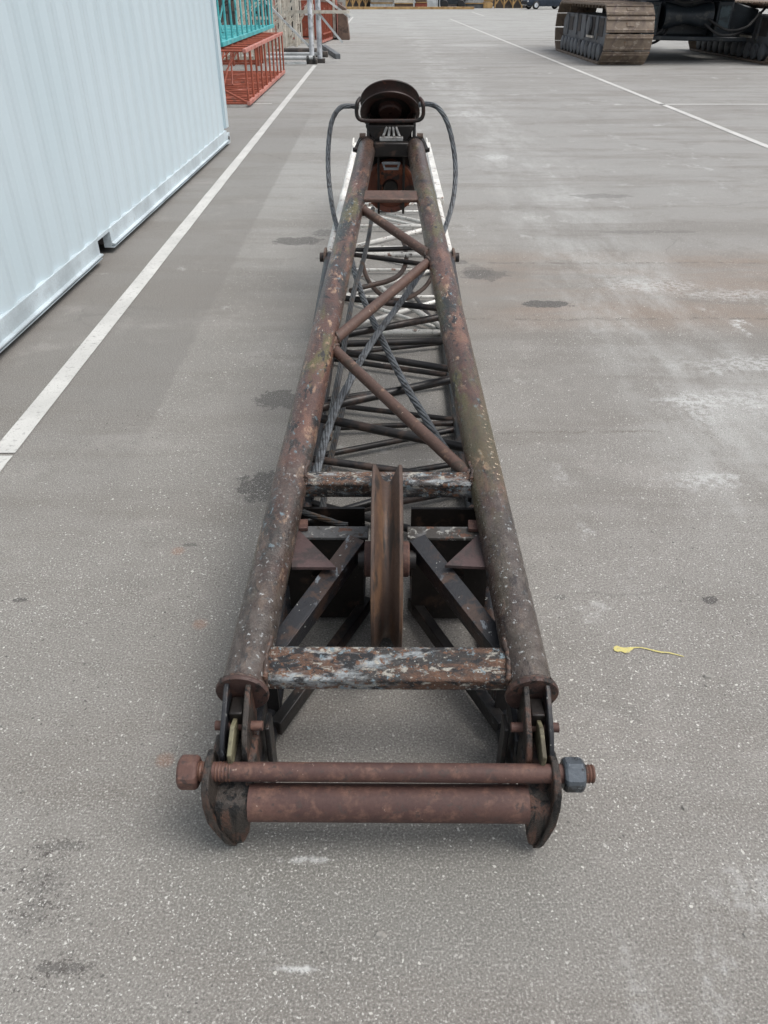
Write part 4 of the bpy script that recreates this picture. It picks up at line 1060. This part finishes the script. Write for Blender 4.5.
car(590, 6.5, 'silver car parked behind the crawler crane at the far edge', 'carred', R(180), 6)

# ------------------------------------------------------------------ crawler crane
pN = W(601, 66); pR = W(648, 66)
cr = empty('crawler_crane', (pN.x, pN.y, 0)); tag(cr, 'black crawler crane with rusty brown tracks standing right of the white line', 'crawler crane')
TW = pR.x-pN.x; TH = 1.30; TL = 6.3; gauge = W(693, 51).x - pN.x
print('track', pN, TW, gauge)
def loop(Lt, Ht):
    r = Ht/2; r1 = Ht/2; pts = []
    def at(s_):
        per_s = Lt - Ht
        if s_ < per_s: return (r + s_, Ht, 0.0)
        s_ -= per_s
        if s_ < math.pi*r: a = s_/r; return (Lt-r+math.sin(a)*r, r+math.cos(a)*r, a)
        s_ -= math.pi*r
        if s_ < per_s: return (Lt-r-s_, 0.0, math.pi)
        s_ -= per_s; a = s_/r
        return (r-math.sin(a)*r, r-math.cos(a)*r, math.pi+a)
    return at, 2*(Lt-Ht)+math.pi*Ht
at, per = loop(TL, TH-.08)
NS = 38
def shoe_mesh():
    m = MB(); pitch = per/NS
    m.box((TW/2, 0, .015), (TW, pitch*.95, .05)); m.box((TW/2, pitch*.30, .050), (TW*.98, .05, .035)); m.box((TW/2, -pitch*.34, .045), (TW*.98, .035, .022))
    m.box((TW/2, 0, -.05), (.5, pitch*.5, .09)); m.box((TW*.5, 0, .048), (.18, pitch*.3, .02))
    o = m.build('track_shoe', M['shoe'], None, bevel=.010); me = o.data; return o
proto = shoe_mesh()
first = [True]
def track(x0, top):
    t_ = bpy.data.objects.new('crawler_track', None); t_.parent = cr; t_.location = (x0, 0, 0); col.objects.link(t_)
    for i in range(NS):
        y, z, a = at(per*i/NS)
        o = proto if first[0] else proto.copy()
        if not first[0]: col.objects.link(o)
        first[0] = False
        o.parent = t_; o.location = (random.uniform(-.006, .006), y, z+.04); o.rotation_euler = (-a, 0, 0)
    # side frame
    m = MB(); q = .18
    for xs in (.20, TW-.20):
        m.prism([(.65, .36), (TL-.65, .36), (TL-.38, .46), (TL-.38, .82), (TL-.7, 1.02), (.7, 1.02), (.34, .82), (.34, .46)], (xs, 0, 0), (0,1,0), (0,0,1), (1,0,0), .06)
    m.box((TW/2, TL/2, .72), (TW-.45, TL-1.4, .58)); m.build('side_frame', M['trackgrey'], t_, bevel=.02)
    for k, (yc, wd_, zc_, hh) in enumerate(((1.15, .45, .78, .40), (2.3, .8, .78, .40), (3.7, .35, .80, .4), (4.8, .5, .76, .34))):
        MB().box((.166, yc, zc_), (.02, wd_, hh)).build('frame_recess', M['wood_dark'], t_)
        MB().box((.16, yc+wd_*.75, zc_-.03), (.05, .09, .52)).build('frame_rib', M['trackgrey'], t_, bevel=.01)
    MB().lathe([(0, -.05), (.20, -.05), (.22, 0), (.18, .05), (0, .05)], (.13, 2.3, .78), (1,0,0), 24).build('drive_hub', M['trackgrey'], t_)
    MB().box((.13, 2.15, .54), (.03, .75, .05)).build('frame_rib', M['cream'], t_)
    for k in range(11):
        y = .85 + k*(TL-1.7)/10
        w_ = MB().lathe([(0, -.12), (.14, -.12), (.19, -.10), (.19, -.05), (.15, -.03), (.15, .03), (.19, .05), (.19, .10), (.14, .12), (0, .12)], (.18, y, .24), (1,0,0), 20).build('roller', M['trackgrey'], t_)
    for y in (.78, TL-.78):
        MB().lathe([(0, -.14), (.38, -.14), (.44, -.08), (.46, 0), (.44, .08), (.38, .14), (0, .14)], (TW/2, y, .65), (1,0,0), 32).build('idler', M['brownboard'], t_)
    return t_
track(0, 0); track(gauge, 0)
bx0, bx1 = TW, gauge
cx = (bx0+bx1)/2; cy = TL/2
# carbody: cross beams, centre box, turntable, jacks, hoses
cb = bpy.data.objects.new('carbody', None); cb.parent = cr; col.objects.link(cb)
MB().prism([(bx0-.2, .62), (bx0+.25, .62), (cx-.9, .55), (cx+.9, .55), (bx1-.25, .62), (bx1+.2, .62), (bx1+.2, 1.15), (cx+.9, 1.35), (cx-.9, 1.35), (bx0-.2, 1.15)], (0, cy-1.0, 0), (1,0,0), (0,0,1), (0,1,0), .7).build('axle_beam', M['black'], cb, bevel=.03)
MB().prism([(bx0-.2, .62), (bx0+.25, .62), (cx-.9, .55), (cx+.9, .55), (bx1-.25, .62), (bx1+.2, .62), (bx1+.2, 1.15), (cx+.9, 1.35), (cx-.9, 1.35), (bx0-.2, 1.15)], (0, cy+1.1, 0), (1,0,0), (0,0,1), (0,1,0), .7).build('axle_beam', M['black'], cb, bevel=.03)
MB().box((cx, cy, .98), (2.0, 2.9, .8)).build('centre_box', M['black'], cb, bevel=.04)
MB().lathe([(0, 1.35), (1.0, 1.35), (1.05, 1.4), (1.05, 1.62), (1.0, 1.68), (0, 1.68)], (cx, cy, 0), (0,0,1), 48).build('slew_ring', M['trackgrey'], cb)
# pair of cone-shaped motor housings at the front
yq = cy-1.7
MB().lathe([(0, -.62), (.30, -.62), (.30, -.50), (.19, -.05), (.19, .05), (.30, .50), (.30, .62), (0, .62)], (cx-.3, yq, 1.02), (1, 0, 0), 32).build('drum', M['black'], cb, bevel=0)
for xx, ww in ((cx-1.25, .42), (cx+.62, .40)):
    MB().box((xx, yq+.05, .92), (ww, .5, .85)).build('bracket', M['black'], cb, bevel=.03)
    MB().box((xx, yq-.21, 1.0), (ww*.7, .03, .5)).build('bracket_cover', layered('dusty_teal_black_%d' % int(xx*10), (.05, .075, .085), [((.02,.03,.035), 5, .5, .6)], rough=.5), cb, bevel=.01)
MB().bar((cx-1.4, yq-.1, .55), (cx+1.3, yq-.1, .50), .3, .10).build('lower_rail', M['black'], cb, bevel=.02)
for k, pts in enumerate(([(bx0-.05, yq+.3, .95), (bx0+.15, yq, .50), (bx0+.45, yq-.05, .42), (bx0+.75, yq, .62), (bx0+.85, yq+.2, .9)],
                         [(bx0-.05, yq+.2, .75), (bx0+.3, yq-.1, .58), (bx0+.6, yq-.1, .70), (bx0+.8, yq+.1, 1.0)],
                         [(cx+.1, yq-.35, .85), (cx+.5, yq-.45, .62), (cx+1.0, yq-.4, .66), (bx1-.1, yq-.2, .95), (bx1+.2, yq, 1.2)],
                         [(cx+.2, yq-.30, .95), (cx+.7, yq-.40, .72), (cx+1.2, yq-.4, .80), (bx1, yq-.2, 1.1)],
                         [(cx-1.0, yq-.3, 1.5), (cx-.6, yq-.35, 1.32), (cx-.1, yq-.35, 1.38), (cx+.4, yq-.3, 1.55)])):
    MB().path(smoothpath(pts, 8), .032, 10).build('hose', M['rubber'], cb)
# upperworks
uw = bpy.data.objects.new('upperworks', None); uw.parent = cr; col.objects.link(uw)
MB().box((cx, cy+.2, 1.86), (2.9, 6.4, .36)).build('deck', M['black'], uw, bevel=.03)
MB().box((cx-.2, cy+1.6, 2.75), (2.7, 3.2, 1.4)).build('engine_house', M['orange'], uw, bevel=.05)
MB().box((cx-1.1, cy-2.3, 2.75), (.95, 1.6, 1.5)).build('cab', M['blue'], uw, bevel=.06)
MB().box((cx-1.1, cy-3.11, 2.95), (.80, .02, .85)).build('cab_window', M['glass'], uw)
MB().box((cx, cy+3.9, 2.3), (3.6, .8, 1.2)).build('counterweight', M['black'], uw, bevel=.05)
MB().tube((cx+.35, yq+.1, 1.50), (cx+1.0, yq+.1, 1.50), .13, 16).build('canister', M['paperwhite'], uw)
MB().box((cx+1.05, yq+.2, 1.48), (.6, .3, .22)).build('tool_box', M['orange'], uw, bevel=.02)
MB().tube((cx-.75, yq-.1, 1.6), (cx-.15, yq-.1, 1.42), .09, 16).build('cylinder', M['greywhite'], uw)

# ------------------------------------------------------------------ camera, light, world
cam = bpy.data.cameras.new('camera'); co = bpy.data.objects.new('camera', cam); col.objects.link(co)
cam.sensor_fit = 'VERTICAL'; cam.sensor_height = 24; cam.lens = F/1024*24; cam.clip_end = 2000; cam.clip_start = .05
co.location = (0, 0, CAMH); co.rotation_euler = (math.pi/2 - PITCH, 0, YAW); scene.camera = co
el, az = R(63), R(105)      # high, veiled sun to the right
sd = Vector((math.sin(az)*math.cos(el), math.cos(az)*math.cos(el), math.sin(el)))
sun = bpy.data.lights.new('sun', 'SUN'); sun.energy = 1.1; sun.angle = R(35); sun.color = (1, .97, .93)
so = bpy.data.objects.new('sun', sun); col.objects.link(so); so.rotation_euler = sd.to_track_quat('Z', 'Y').to_euler()
w = bpy.data.worlds.new('World'); scene.world = w; w.use_nodes = True
nt = w.node_tree; bg = nt.nodes['Background']
sky = nt.nodes.new('ShaderNodeTexSky'); sky.sky_type = 'NISHITA'; sky.sun_disc = False; sky.sun_elevation = el; sky.sun_rotation = az
sky.air_density = 1.0; sky.dust_density = 4.0; sky.ozone_density = 1.0
hs = nt.nodes.new('ShaderNodeHueSaturation'); hs.inputs['Saturation'].default_value = .35
nt.links.new(sky.outputs[0], hs.inputs['Color']); nt.links.new(hs.outputs[0], bg.inputs['Color']); bg.inputs['Strength'].default_value = .14
vs_ = scene.view_settings; vs_.view_transform = 'Standard'; vs_.look = 'None'; vs_.exposure = .56; vs_.gamma = 1
scene.cycles.max_bounces = 6; scene.cycles.use_denoising = True
